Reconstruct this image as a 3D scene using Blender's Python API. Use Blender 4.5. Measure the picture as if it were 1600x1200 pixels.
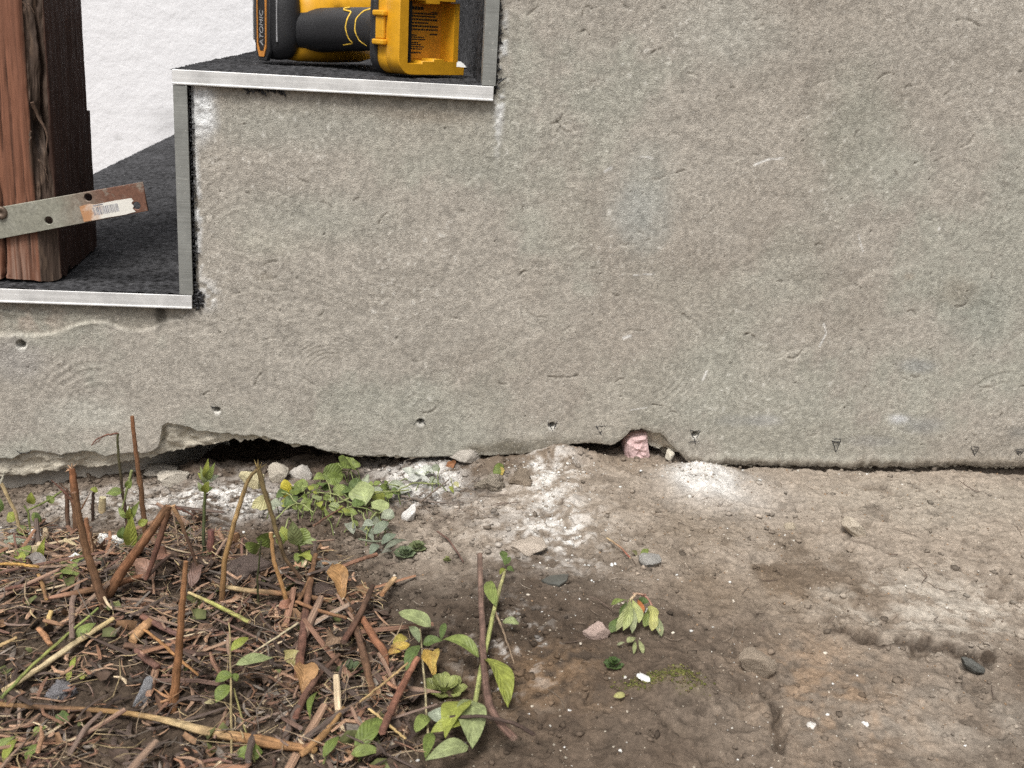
import bpy, math, random
import numpy as np
from mathutils import Vector, Matrix
random.seed(7); rng = np.random.default_rng(7)
for o in list(bpy.data.objects): bpy.data.objects.remove(o)
scene = bpy.context.scene
COL = scene.collection

# ------------------------------------------------------------------ camera
F_PX, W_PX, H_PX = 1780.0, 1600.0, 1200.0
YAW, PITCH, ROLL = math.radians(5.6), math.radians(17.6), math.radians(3.4)
CAM = np.array([0.0, -0.935, 0.368])
fw = np.array([math.sin(YAW)*math.cos(PITCH), math.cos(YAW)*math.cos(PITCH), -math.sin(PITCH)])
r0 = np.array([math.cos(YAW), -math.sin(YAW), 0.0]); u0 = np.cross(r0, fw)
RT = math.cos(ROLL)*r0 + math.sin(ROLL)*u0
UP = -math.sin(ROLL)*r0 + math.cos(ROLL)*u0
cd = bpy.data.cameras.new('camera'); cam = bpy.data.objects.new('camera', cd); COL.objects.link(cam)
cd.sensor_width = 36.0; cd.lens = 36.0*F_PX/W_PX; cd.clip_start = 0.02; cd.clip_end = 500
cd.dof.use_dof = True; cd.dof.focus_distance = 0.93; cd.dof.aperture_fstop = 24.0
cam.matrix_world = Matrix(((RT[0], UP[0], -fw[0], CAM[0]), (RT[1], UP[1], -fw[1], CAM[1]), (RT[2], UP[2], -fw[2], CAM[2]), (0, 0, 0, 1)))
scene.camera = cam

# ------------------------------------------------------------------ sky, sun, exposure
SUN_EL, SUN_AZ = math.radians(58), math.radians(205)      # azimuth from +Y clockwise: behind the viewer, a little left
w = bpy.data.worlds.new('World'); scene.world = w; w.use_nodes = True
nt = w.node_tree; nt.nodes.clear()
sky = nt.nodes.new('ShaderNodeTexSky'); sky.sky_type = 'NISHITA'; sky.sun_disc = False
sky.sun_elevation = SUN_EL; sky.sun_rotation = SUN_AZ; sky.dust_density = 6.0; sky.air_density = 1.0; sky.ozone_density = 1.0
hs = nt.nodes.new('ShaderNodeHueSaturation'); hs.inputs['Saturation'].default_value = 0.18
bg = nt.nodes.new('ShaderNodeBackground'); bg.inputs['Strength'].default_value = 0.115
wo = nt.nodes.new('ShaderNodeOutputWorld')
nt.links.new(sky.outputs[0], hs.inputs['Color']); nt.links.new(hs.outputs[0], bg.inputs['Color']); nt.links.new(bg.outputs[0], wo.inputs['Surface'])
sd = bpy.data.lights.new('sun', 'SUN'); sun = bpy.data.objects.new('sun', sd); COL.objects.link(sun)
sd.energy = 2.4; sd.angle = math.radians(20); sd.color = (1.0, 0.965, 0.91)
sdir = Vector((math.sin(SUN_AZ)*math.cos(SUN_EL), math.cos(SUN_AZ)*math.cos(SUN_EL), math.sin(SUN_EL)))
sun.rotation_euler = sdir.to_track_quat('Z', 'Y').to_euler(); sun.location = (-1, -3, 4)
scene.view_settings.view_transform = 'Standard'; scene.view_settings.look = 'None'
scene.view_settings.exposure = 0.22; scene.view_settings.gamma = 1.0; scene.view_settings.use_curve_mapping = False
scene.render.filter_size = 0.85; scene.cycles.use_denoising = False

# ------------------------------------------------------------------ noise
TAB = rng.random((4096,))
def _h(i, j, s):
    k = (i*374761393 + j*668265263 + s*1442695041) & 0x7fffffff
    k = ((k ^ (k >> 13))*1274126177) & 0x7fffffff
    return TAB[(k ^ (k >> 16)) & 4095]
def vn(x, y, s=0):
    x = np.asarray(x, float); y = np.asarray(y, float)
    i = np.floor(x).astype(np.int64); j = np.floor(y).astype(np.int64)
    u = x-i; v = y-j; u = u*u*u*(u*(u*6-15)+10); v = v*v*v*(v*(v*6-15)+10)
    return ((_h(i, j, s)*(1-u)+_h(i+1, j, s)*u)*(1-v)+(_h(i, j+1, s)*(1-u)+_h(i+1, j+1, s)*u)*v)*2-1
def fbm(x, y, size, octv=4, s=0, gain=0.5):
    a = 1.0; t = 0.0; n = 0.0
    for k in range(octv):
        t = t + a*vn(np.asarray(x)/size+17.3*k, np.asarray(y)/size+5.1*k, s+k); n += a; a *= gain; size = size/2.03
    return t/n
def sst(a, b, x):
    t = np.clip((np.asarray(x, float)-a)/(b-a), 0, 1); return t*t*(3-2*t)
def ramp(m, c0, c1):
    m = np.clip(m, 0, 1)[..., None]; return np.asarray(c0)*(1-m)+np.asarray(c1)*m

# ------------------------------------------------------------------ rays from photo points to the surfaces of the place
def ray(px, py): return fw + RT*((px-800)/F_PX) - UP*((py-600)/F_PX)
def at_y(px, py, Y):
    d = ray(px, py); return CAM + d*((Y-CAM[1])/d[1])
def at_z(px, py, Z):
    d = ray(px, py); return CAM + d*((Z-CAM[2])/d[2])
def xz(px, py): p = at_y(px, py, 0.0); return p[0], p[2]

# ------------------------------------------------------------------ mesh helpers
class MB:
    def __init__(s): s.v = []; s.f = []; s.c = []; s.uv = []; s.n = 0
    def add(s, v, f, c=(1, 1, 1), uv=None):
        v = np.asarray(v, float); n0 = s.n
        s.v.append(v); s.n += len(v)
        for q in f: s.f.append([i+n0 for i in q])
        c = np.asarray(c, float)
        s.c.append(np.tile(c, (len(v), 1)) if c.ndim == 1 else c)
        s.uv.append(np.zeros((len(v), 2)) if uv is None else np.asarray(uv, float))
    def mesh(s, name, mat, smooth=True, origin=None):
        v = np.concatenate(s.v)
        if origin is not None: v = v-np.asarray(origin)
        me = bpy.data.meshes.new(name); me.from_pydata(v.tolist(), [], s.f)
        if mat: me.materials.append(mat)
        setcol(me, np.concatenate(s.c)); setuv(me, np.concatenate(s.uv))
        if smooth: me.polygons.foreach_set('use_smooth', np.ones(len(me.polygons), bool))
        me.update(); return me
def setcol(me, c):
    a = me.color_attributes.new('col', 'FLOAT_COLOR', 'POINT')
    a.data.foreach_set('color', np.hstack([c, np.ones((len(c), 1))]).astype(np.float32).ravel())
def setuv(me, uv):
    a = me.attributes.new('suv', 'FLOAT_VECTOR', 'POINT')
    a.data.foreach_set('vector', np.hstack([uv, np.zeros((len(uv), 1))]).astype(np.float32).ravel())
def link(name, me, parent=None, label=None, cat=None, group=None, kind=None, loc=None):
    o = bpy.data.objects.new(name, me); COL.objects.link(o)
    if parent is not None: o.parent = parent
    if loc is not None: o.location = tuple(loc)
    for k, v in (('label', label), ('category', cat), ('group', group), ('kind', kind)):
        if v: o[k] = v
    return o
def thing(name, label, cat, loc=(0, 0, 0), group=None): return link(name, None, None, label, cat, group, None, loc)
def grid_mesh(name, P, mat, col=None, uv=None, smooth=True):
    ny, nx = P.shape[:2]
    me = bpy.data.meshes.new(name); nv = nx*ny; nf = (nx-1)*(ny-1)
    me.vertices.add(nv); me.vertices.foreach_set('co', P.reshape(-1).astype(np.float32))
    i = np.arange(nv).reshape(ny, nx)
    q = np.stack([i[:-1, :-1], i[:-1, 1:], i[1:, 1:], i[1:, :-1]], -1).reshape(-1).astype(np.int32)
    me.loops.add(nf*4); me.loops.foreach_set('vertex_index', q)
    me.polygons.add(nf); me.polygons.foreach_set('loop_start', np.arange(nf, dtype=np.int32)*4)
    me.polygons.foreach_set('loop_total', np.full(nf, 4, np.int32))
    me.polygons.foreach_set('use_smooth', np.full(nf, smooth, bool))
    me.update(calc_edges=True)
    if mat: me.materials.append(mat)
    if col is not None: setcol(me, col.reshape(-1, 3))
    if uv is not None: setuv(me, uv.reshape(-1, 2))
    return me
def tube(pts, rad, sides=7, flat=1.0, flatdir=None, col=(1, 1, 1), rough=0.0, tipcol=None, seed=0, inner=None):
    """a tapered stem through pts; returns verts, faces, colours, (along, around)"""
    pts = np.asarray(pts, float); n = len(pts); rad = np.broadcast_to(np.asarray(rad, float), (n,))
    t = np.gradient(pts, axis=0); t /= np.linalg.norm(t, axis=1)[:, None]+1e-12
    a = np.array([0, 0, 1.0]) if flatdir is None else np.asarray(flatdir, float)
    if abs(np.dot(a, t[0])) > 0.92: a = np.array([0, 1.0, 0.2])
    V = []; UVs = []; rr = np.random.default_rng(seed)
    L = np.concatenate([[0], np.cumsum(np.linalg.norm(np.diff(pts, axis=0), axis=1))])
    lump = 1+rough*rr.uniform(-1, 1, (n, sides))
    for i in range(n):
        b = np.cross(t[i], a); b /= np.linalg.norm(b)+1e-12; nn = np.cross(b, t[i])
        for k in range(sides):
            th = 2*math.pi*k/sides
            V.append(pts[i]+(b*math.cos(th)+nn*math.sin(th)*flat)*rad[i]*lump[i, k]); UVs.append((L[i], k/sides))
        a = nn
    Fc = []
    for i in range(n-1):
        for k in range(sides):
            k2 = (k+1) % sides; Fc.append((i*sides+k, i*sides+k2, (i+1)*sides+k2, (i+1)*sides+k))
    c = np.asarray(col, float); C = np.tile(c, (n*sides, 1)) if c.ndim == 1 else np.repeat(c, sides, axis=0)
    C = C*(1+0.16*rr.uniform(-1, 1, (len(C), 1)))
    if inner is not None:
        k = np.arange(len(C)) % sides; C[(k >= sides//4) & (k < sides//4+max(2, sides//2-1))] = np.asarray(inner)
    m = len(V); tc = C[0]*1.5 if tipcol is None else np.asarray(tipcol, float)
    V += list(V[:sides])+list(V[(n-1)*sides:n*sides]); UVs += UVs[:sides]+UVs[(n-1)*sides:n*sides]
    C = np.vstack([C, np.tile(tc, (2*sides, 1))])
    Fc.append(tuple(range(m+sides-1, m-1, -1))); Fc.append(tuple(range(m+sides, m+2*sides)))
    return np.array(V), Fc, C, np.array(UVs)
def resample(pts, n, wob=0.0, seed=0):
    pts = np.asarray(pts, float); d = np.concatenate([[0], np.cumsum(np.linalg.norm(np.diff(pts, axis=0), axis=1))])
    s = np.linspace(0, d[-1], n); P = np.stack([np.interp(s, d, pts[:, k]) for k in range(3)], 1)
    if n > 4:
        Q = P.copy(); Q[1:-1] = (P[:-2]+2*P[1:-1]+P[2:])/4; P = Q
    if wob: P = P+np.random.default_rng(seed).normal(0, wob, P.shape)
    return P
def box_v(x0, x1, y0, y1, z0, z1):
    v = [(x, y, z) for z in (z0, z1) for y in (y0, y1) for x in (x0, x1)]
    return v, [(0, 2, 3, 1), (4, 5, 7, 6), (0, 1, 5, 4), (2, 6, 7, 3), (0, 4, 6, 2), (1, 3, 7, 5)]
def bevel(o, wdt, seg=2):
    m = o.modifiers.new('bevel', 'BEVEL'); m.width = wdt; m.segments = seg; m.limit_method = 'ANGLE'; m.angle_limit = math.radians(40); return o
def box(name, b, mat, parent=None, bev=0.0, col=(1, 1, 1), **kw):
    m = MB(); v, f = box_v(*b); m.add(v, f, col); o = link(name, m.mesh(name, mat, False), parent, **kw)
    if bev: bevel(o, bev)
    return o
def shape2d(name, splines, depth, mat, parent=None, bev=0.0, **kw):
    """outline with holes in its local XY, extruded +-depth/2 along local Z, as a mesh"""
    cu = bpy.data.curves.new(name, 'CURVE'); cu.dimensions = '2D'; cu.fill_mode = 'BOTH'; cu.extrude = depth/2-bev; cu.bevel_depth = bev; cu.bevel_resolution = 1
    if bev: cu.offset = -bev
    for s in splines:
        sp = cu.splines.new('POLY'); sp.points.add(len(s)-1); sp.use_cyclic_u = True
        for p, q in zip(sp.points, s): p.co = (q[0], q[1], 0, 1)
    return curve_mesh(name, cu, mat, parent, **kw)
def curve_mesh(name, cu, mat, parent=None, **kw):
    t = bpy.data.objects.new('tmp', cu); COL.objects.link(t); dg = bpy.context.evaluated_depsgraph_get(); dg.update()
    me = bpy.data.meshes.new_from_object(t.evaluated_get(dg)); bpy.data.objects.remove(t)
    me.name = name; me.materials.clear(); me.materials.append(mat)
    return link(name, me, parent, **kw)
def text_mesh(name, body, size, depth, mat, parent=None, shear=0.0, **kw):
    cu = bpy.data.curves.new(name, 'FONT'); cu.body = body; cu.size = size; cu.extrude = depth; cu.align_x = 'CENTER'; cu.align_y = 'CENTER'; cu.shear = shear
    return curve_mesh(name, cu, mat, parent, **kw)
def circle(cx, cy, r, n=24): return [(cx+r*math.cos(2*math.pi*k/n), cy+r*math.sin(2*math.pi*k/n)) for k in range(n)]
def rrect(x0, x1, y0, y1, r, n=5):
    P = []
    for cx, cy, a0 in ((x1-r, y1-r, 0), (x0+r, y1-r, 90), (x0+r, y0+r, 180), (x1-r, y0+r, 270)):
        for k in range(n+1):
            a = math.radians(a0+90*k/n); P.append((cx+r*math.cos(a), cy+r*math.sin(a)))
    return P

# ------------------------------------------------------------------ materials
class NB:
    def __init__(s, name):
        s.m = bpy.data.materials.new(name); s.m.use_nodes = True; s.t = s.m.node_tree; s.t.nodes.clear()
        s.out = s.n('ShaderNodeOutputMaterial'); s.b = s.n('ShaderNodeBsdfPrincipled'); s.l(s.b.outputs[0], s.out.inputs[0])
    def n(s, t, **kw):
        x = s.t.nodes.new(t)
        for k, v in kw.items(): setattr(x, k, v)
        return x
    def l(s, a, b): s.t.links.new(a, b)
    def attr(s, nm): return s.n('ShaderNodeAttribute', attribute_name=nm)
    def noise(s, scale, detail=4, rough=0.55, vec=None):
        x = s.n('ShaderNodeTexNoise'); x.inputs['Scale'].default_value = scale; x.inputs['Detail'].default_value = detail; x.inputs['Roughness'].default_value = rough
        if vec is not None: s.l(vec, x.inputs['Vector'])
        return x
    def obj(s): return s.n('ShaderNodeTexCoord').outputs['Object']
    def rng(s, v, a, b, c, d):
        x = s.n('ShaderNodeMapRange'); x.inputs[1].default_value = a; x.inputs[2].default_value = b; x.inputs[3].default_value = c; x.inputs[4].default_value = d; s.l(v, x.inputs[0]); return x.outputs[0]
    def mul(s, col, fac):
        x = s.n('ShaderNodeMix', data_type='RGBA', blend_type='MULTIPLY'); x.inputs[0].default_value = 1.0
        s.l(col, x.inputs[6]) if not isinstance(col, tuple) else setattr(x.inputs[6], 'default_value', col+(1,))
        s.l(fac, x.inputs[7]); return x.outputs[2]
    def mix(s, f, a, b):
        x = s.n('ShaderNodeMix', data_type='RGBA')
        s.l(f, x.inputs[0]) if not isinstance(f, float) else setattr(x.inputs[0], 'default_value', f)
        for k, q in ((6, a), (7, b)):
            s.l(q, x.inputs[k]) if not isinstance(q, tuple) else setattr(x.inputs[k], 'default_value', q+(1,))
        return x.outputs[2]
    def bump(s, h, dist, strength=1.0):
        x = s.n('ShaderNodeBump'); x.inputs['Distance'].default_value = dist; x.inputs['Strength'].default_value = strength; s.l(h, x.inputs['Height'])
        s.l(x.outputs[0], s.b.inputs['Normal']); return x
    def base(s, c):
        if isinstance(c, tuple): s.b.inputs['Base Color'].default_value = c+(1,)
        else: s.l(c, s.b.inputs['Base Color'])
    def set(s, **kw):
        for k, v in kw.items(): s.b.inputs[k.replace('_', ' ')].default_value = v
        return s
def m_attr(name, scale, lo, hi, bdist, bscale, rough=0.9, spec=0.3, detail=5, specks=0.0):
    b = NB(name); a = b.attr('col'); co = b.obj()
    n1 = b.noise(scale, detail, 0.65, co); b.base(b.mul(a.outputs['Color'], b.rng(n1.outputs[0], 0.25, 0.75, lo, hi)))
    if specks:
        s1 = b.noise(950, 2, 0.5, co); c = b.b.inputs['Base Color'].links[0].from_socket
        c = b.mix(b.rng(s1.outputs[0], 0.64, 0.72, 0.0, specks), c, (.64, .62, .57)); c = b.mix(b.rng(s1.outputs[0], 0.36, 0.29, 0.0, specks), c, (.10, .088, .072)); b.base(c)
    n2 = b.noise(bscale, 5, 0.65, co); b.bump(n2.outputs[0], bdist)
    b.set(Roughness=rough, Specular_IOR_Level=spec); return b.m
M_WALL = m_attr('rendered_wall', 1150, 0.60, 1.40, 0.0009, 800, 0.93, 0.2, 5, 0.75)
M_GROUND = m_attr('soil', 420, 0.68, 1.32, 0.0019, 300, 0.95, 0.15)
M_STONE = m_attr('stone', 260, 0.75, 1.25, 0.0015, 240, 0.9, 0.2)
M_ROCK = m_attr('pale_rock', 160, 0.84, 1.14, 0.0007, 260, 0.88, 0.2)
M_CARPET = m_attr('charcoal_carpet', 1100, 0.5, 1.5, 0.0015, 520, 1.0, 0.1)
M_WHITE = m_attr('white_render', 60, 0.98, 1.02, 0.0018, 60, 0.9, 0.2, 3)
M_PINK = m_attr('pink_foam', 500, 0.88, 1.1, 0.0010, 260, 0.9, 0.2)
def m_stem():
    b = NB('plant_stem'); a = b.attr('col'); uv = b.attr('suv')
    mp = b.n('ShaderNodeMapping'); mp.inputs['Scale'].default_value = (45, 15, 1); b.l(uv.outputs['Vector'], mp.inputs[0])
    n = b.noise(1.0, 5, 0.7, mp.outputs[0]); g = b.noise(160, 3, 0.6, b.obj())
    c = b.mul(a.outputs['Color'], b.rng(n.outputs[0], 0.28, 0.72, 0.42, 1.5)); c = b.mul(c, b.rng(g.outputs[0], 0.3, 0.7, 0.65, 1.3))
    b.base(c); b.bump(n.outputs[0], 0.0006); b.set(Roughness=0.75, Specular_IOR_Level=0.3); return b.m
M_STEM = m_stem()
def m_leaf():
    b = NB('leaf'); a = b.attr('col'); uv = b.attr('suv'); sp = b.n('ShaderNodeSeparateXYZ'); b.l(uv.outputs['Vector'], sp.inputs[0])
    ab = b.n('ShaderNodeMath', operation='ABSOLUTE'); b.l(sp.outputs[1], ab.inputs[0])
    mid = b.rng(ab.outputs[0], 0.02, 0.08, 1.28, 1.0)
    m1 = b.n('ShaderNodeMath', operation='MULTIPLY_ADD'); m1.inputs[1].default_value = -0.32; b.l(ab.outputs[0], m1.inputs[0]); b.l(sp.outputs[0], m1.inputs[2])
    m2 = b.n('ShaderNodeMath', operation='MULTIPLY'); m2.inputs[1].default_value = 44.0; b.l(m1.outputs[0], m2.inputs[0])
    sn = b.n('ShaderNodeMath', operation='SINE'); b.l(m2.outputs[0], sn.inputs[0])
    vein = b.rng(sn.outputs[0], 0.75, 1.0, 1.0, 1.06)
    n = b.noise(230, 5, 0.65, b.obj()); n2 = b.noise(900, 2, 0.5, b.obj())
    c = b.mul(a.outputs['Color'], mid); c = b.mul(c, vein); c = b.mul(c, b.rng(n.outputs[0], 0.3, 0.7, 0.62, 1.25))
    c = b.mul(c, b.rng(n2.outputs[0], 0.62, 0.72, 1.0, 0.62))
    b.base(c); b.bump(sn.outputs[0], 0.0002, 0.6); b.set(Roughness=0.5, Specular_IOR_Level=0.4)
    tr = b.n('ShaderNodeBsdfTranslucent'); b.l(c, tr.inputs[0]); mx = b.n('ShaderNodeMixShader'); mx.inputs[0].default_value = 0.22
    b.l(b.b.outputs[0], mx.inputs[1]); b.l(tr.outputs[0], mx.inputs[2]); b.l(mx.outputs[0], b.out.inputs[0]); return b.m
M_LEAF = m_leaf()
def m_plain(name, col, rough, metal=0.0, nscale=200, lo=0.85, hi=1.15, bd=0.0, spec=0.5):
    b = NB(name); n = b.noise(nscale, 4, 0.6, b.obj()); b.base(b.mul(col, b.rng(n.outputs[0], 0.3, 0.7, lo, hi)))
    b.set(Roughness=rough, Metallic=metal, Specular_IOR_Level=spec)
    if bd: b.bump(n.outputs[0], bd)
    return b.m
def m_alu(name, col, rough, metal):
    b = NB(name); co = b.obj(); mp = b.n('ShaderNodeMapping'); mp.inputs['Scale'].default_value = (12, 60, 500); b.l(co, mp.inputs[0])
    n = b.noise(1.0, 4, 0.6, mp.outputs[0]); g = b.noise(45, 6, 0.7, co); s = b.noise(420, 2, 0.5, co)
    c = b.mul(col, b.rng(n.outputs[0], 0.25, 0.75, 0.88, 1.1)); c = b.mul(c, b.rng(g.outputs[0], 0.33, 0.62, 0.76, 1.05))
    c = b.mix(b.rng(s.outputs[0], 0.68, 0.74, 0.0, 0.5), c, (0.62, 0.6, 0.55))
    b.base(c); b.set(Roughness=rough, Metallic=metal); b.bump(n.outputs[0], 0.00015); return b.m
M_ALU = m_alu('brushed_aluminium', (0.80, 0.80, 0.79), 0.42, 0.35)
M_DULL = m_alu('dull_grey_metal', (0.285, 0.29, 0.272), 0.5, 0.25)
M_BLACK = m_plain('black_rubber', (0.022, 0.022, 0.024), 0.5, 0, 800, 0.7, 1.4, 0.0003)
M_BLACK2 = m_plain('black_plastic', (0.014, 0.014, 0.015), 0.4, 0, 500, 0.8, 1.3, 0.0001)
M_YEL = m_plain('yellow_plastic', (0.72, 0.36, 0.018), 0.42, 0, 120, 0.86, 1.08, 0.0001)
M_YEL2 = m_plain('yellow_line', (0.78, 0.50, 0.06), 0.5)
M_ORG = m_plain('orange_line', (0.62, 0.25, 0.045), 0.5)
M_LAB = m_plain('orange_label', (0.66, 0.30, 0.025), 0.55)
M_GREYP = m_plain('grey_lettering', (0.33, 0.33, 0.34), 0.6)
M_INK = m_plain('black_ink', (0.016, 0.016, 0.02), 0.8, 0, 900, 0.6, 1.6)
M_STEEL = m_plain('worn_steel', (0.20, 0.19, 0.175), 0.45, 0.6, 300, 0.7, 1.2, 0.0003)
M_PAPER = m_plain('pale_paper', (0.62, 0.62, 0.60), 0.8)
M_CORE = m_plain('concrete', (0.22, 0.20, 0.175), 0.95, 0, 60, 0.75, 1.2, 0.002)

# ================================================================== GROUND
def EL(px, py, rx, ry, z=0.0):
    c = at_z(px, py, z); ax = abs(at_z(px+rx, py, z)[0]-c[0]); ay = abs(at_z(px, py+ry, z)[1]-c[1]); return c[0], c[1], ax, ay
def blob(x, y, e, nz, p=2.0, wob=0.5):
    d = np.sqrt(((x-e[0])/e[2])**2+((y-e[1])/e[3])**2); return np.exp(-np.abs(np.maximum(d+wob*nz, 0))**p)
def seg_d(x, y, P):
    D = np.full(np.shape(x), 9.0)
    for (a, b) in zip(P[:-1], P[1:]):
        vx, vy = b[0]-a[0], b[1]-a[1]; t = np.clip(((x-a[0])*vx+(y-a[1])*vy)/(vx*vx+vy*vy), 0, 1)
        D = np.minimum(D, np.hypot(x-a[0]-t*vx, y-a[1]-t*vy))
    return D
FURROW = [at_z(px, py, 0)[:2] for px, py in ((1320, 990), (1350, 1003), (1400, 1012), (1450, 1016), (1500, 1021), (1550, 1030))]
FURROW2 = [at_z(px, py, 0)[:2] for px, py in ((1150, 1085), (1195, 1098), (1212, 1110), (1218, 1180))]
FURROW3 = [at_z(px, py, 0)[:2] for px, py in ((1325, 838), (1355, 846), (1390, 858))]
PILE = EL(1098, 748, 42, 22); PILE2 = EL(866, 722, 30, 12); PILE3 = EL(650, 742, 55, 26, -.01); PILE4 = EL(352, 790, 75, 34, -.02); MOSSM = EL(1062, 1085, 60, 26)
BX = [-9, -.6, -.33, -.2, -.12, -.04, .06, .14, .25, 9]; BZ = [-.045, -.045, -.043, -.030, -.023, -.014, -.002, .003, -.001, -.001]
def ground_z(x, y, fine=True):
    x = np.asarray(x, float); y = np.asarray(y, float)
    z = np.interp(x, BX, BZ)*(0.55+0.45*sst(-.42, -.06, y))
    z = z+0.020*np.exp(-((x+.19)/.12)**2-((y+.20)/.11)**2)
    near = sst(1.6, .8, np.abs(x))*sst(1.6, .9, np.abs(y+.2))
    right = sst(-.02, .2, x)
    z = z+0.010*fbm(x, y, .17, 3, 3)*(1-.5*right)+.05*fbm(x, y, 3.0, 3, 8)*sst(1.0, 4.0, np.hypot(x, y+.2))
    if fine:
        z = z+near*(0.0056*fbm(x, y, .035, 4, 11)*(1-.45*right)+0.0036*(1-.45*right)*np.abs(fbm(x, y, .012, 3, 15))+0.0016*fbm(x, y, .0045, 2, 19))
        e = sst(.0038, .0, seg_d(x, y, FURROW)+.0035*fbm(x, y, .018, 4, 5)); z = z-.0085*e
        z = z-near*.0035*right*sst(.28, .6, fbm(x, y*1.5, .022, 4, 23))-near*.0022*sst(.3, .6, fbm(x, y*1.4, .009, 3, 27))
        z = z+.004*sst(.018, .004, seg_d(x, y-.010, FURROW))
        z = z-.006*sst(.003, .0, seg_d(x, y, FURROW2)+.005*fbm(x, y, .015, 3, 6))-.004*sst(.004, 0, seg_d(x, y, FURROW3)+.002*fbm(x, y, .015, 3, 7))
        z = z+.009*blob(x, y, PILE, 0*x)+.004*blob(x, y, PILE2, 0*x)+.005*blob(x, y, PILE3, 0*x)+.008*blob(x, y, PILE4, 0*x)+.010*blob(x, y, MOSSM, 0*x)
    z = z+.005*sst(-.005, .035, y)*sst(-.30, -.24, x)*sst(.05, .0, x)
    pit = sst(-.40, -.30, x)*sst(.075, .03, x)*sst(.035, .07, y+.008*fbm(x, y, .03, 2, 4))
    z = z-.02*pit
    z = z-.009*sst(.235, .25, x)*np.exp(-((y-.004)/.006)**2)*(0.75+.6*fbm(x, y, .02, 2, 9))
    z = z+.006*sst(.045, .07, x)*sst(.19, .165, x)*np.exp(-((y+.004)/.013)**2)*(1+.7*fbm(x, y, .02, 3, 10))
    return z
def gp(px, py, h=0.0):
    """where the photo point (px, py) meets the ground"""
    d = ray(px, py); t = np.arange(.30, 1.25, .0015); P = CAM+t[:, None]*d
    below = P[:, 2] < ground_z(P[:, 0], P[:, 1])+h
    k = int(np.argmax(below)) if below.any() else len(t)-1
    return P[k]
def gpt(x, y, h=0.0): return np.array([x, y, float(ground_z(x, y))+h])
def proj(P):
    v = np.asarray(P)-CAM; d = v@fw; return 800+F_PX*(v@RT)/d, 600-F_PX*(v@UP)/d

def axis(lo, hi, step, flo, fhi):
    a = list(np.arange(lo, hi, step)); s = step; x = hi
    while x < fhi: a.append(x); s *= 1.09; x += s
    a.append(fhi); s = step; x = lo-step; b = []
    while x > flo: b.append(x); s *= 1.09; x -= s
    b.append(flo); return np.array(sorted(b)+a)
gx = axis(-.42, .66, .0015, -40, 40); gy = axis(-.56, .17, .0015, -40, 40)
X, Y = np.meshgrid(gx, gy); Z = ground_z(X, Y)
nA = fbm(X, Y, .12, 4, 31); nB = fbm(X, Y, .03, 4, 35); nC = fbm(X, Y, .009, 3, 41); nD = fbm(X, Y, .0035, 2, 45)
soil = np.array([.105, .077, .056]); dry = np.array([.315, .265, .215]); pale = np.array([.43, .39, .335]); white = np.array([.60, .58, .55]); tan = np.array([.30, .195, .115]); darkb = np.array([.052, .038, .028])
C = np.tile(soil, X.shape+(1,)).astype(float)
greyness = np.clip(1.0*blob(X, Y, EL(1400, 845, 560, 190), .5*nA+.35*nB, 4)+.8*blob(X, Y, EL(1350, 760, 420, 60), .4*nB, 4)+.7*blob(X, Y, EL(720, 825, 150, 45), nA+nB, 2)+.5*blob(X, Y, EL(900, 790, 170, 70), nA+nB, 2)+.6*blob(X, Y, EL(1350, 1130, 330, 120), nA+.9*nB, 2)+.55*blob(X, Y, EL(150, 790, 300, 40, -.04), nB, 2), 0, 1)
C = ramp(np.clip(greyness+.25*nB+.15*nC*(greyness > .1), 0, 1)[..., 0:] if False else np.clip(greyness*(1+.35*nB+.25*nC), 0, 1), C, dry)
C = ramp(.85*blob(X, Y, EL(1430, 945, 170, 60), .8*nA+nB, 3)*sst(-.5, .4, nC+nB), C, pale)
C = ramp(.6*blob(X, Y, EL(1480, 780, 190, 40), nA+nB, 3), C, np.array([.33, .295, .245]))
C = ramp(.5*blob(X, Y, EL(1500, 1120, 160, 60), nA+nB, 3)*sst(-.3, .5, nB), C, pale)
C = ramp(.6*blob(X, Y, EL(1110, 830, 150, 60), nA+nB, 2)*sst(.4, -.2, nB), C, np.array([.15, .115, .08]))
C = ramp(.75*blob(X, Y, EL(1230, 910, 120, 60), nA+nB, 2)*sst(.5, -.3, nB), C, np.array([.118, .086, .06]))
C = ramp(.75*blob(X, Y, EL(850, 1060, 110, 60), nA+nB, 2)*sst(-.6, .3, nC), C, tan)
C = ramp(.55*blob(X, Y, EL(1300, 1090, 120, 110), nA+nB, 2)*sst(-.5, .4, nC), C, np.array([.26, .165, .095]))
C = ramp(.5*blob(X, Y, EL(1150, 930, 150, 50), nA+nB, 2), C, np.array([.2, .15, .105]))
moss = np.maximum(blob(X, Y, EL(1066, 1084, 26, 14), nB, 2), .8*blob(X, Y, EL(1005, 1082, 30, 9), nB, 2))
C = ramp(.7*moss*sst(-.5, .3, nC), C, np.array([.15, .15, .035]))
dk = sst(.45, .8, nB+.5*nC)*.4; C = ramp(dk, C, darkb)
C = ramp(.85*sst(.007, .0005, seg_d(X, Y, FURROW)+.007*nB+.007*nC), C, darkb*1.2)  # shade inside the furrow, painted dark into the soil colour
C = ramp(.45*sst(.34, .65, fbm(X, Y*1.5, .022, 4, 23)), C, np.array([.14, .108, .08]))  # shade of the hollows carved in ground_z, painted into the colour
C = ramp(.55*sst(.3, .6, fbm(X, Y*1.4, .009, 3, 27)), C, C*.45)  # smaller crevices: their shade painted by darkening the soil
C = ramp(.7*sst(.005, .0005, seg_d(X, Y, FURROW2)+.007*nB), C, darkb)  # painted shade along the smaller furrows too
C = ramp(.7*sst(.006, .001, seg_d(X, Y, FURROW3)+.004*nB), C, darkb)
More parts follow.
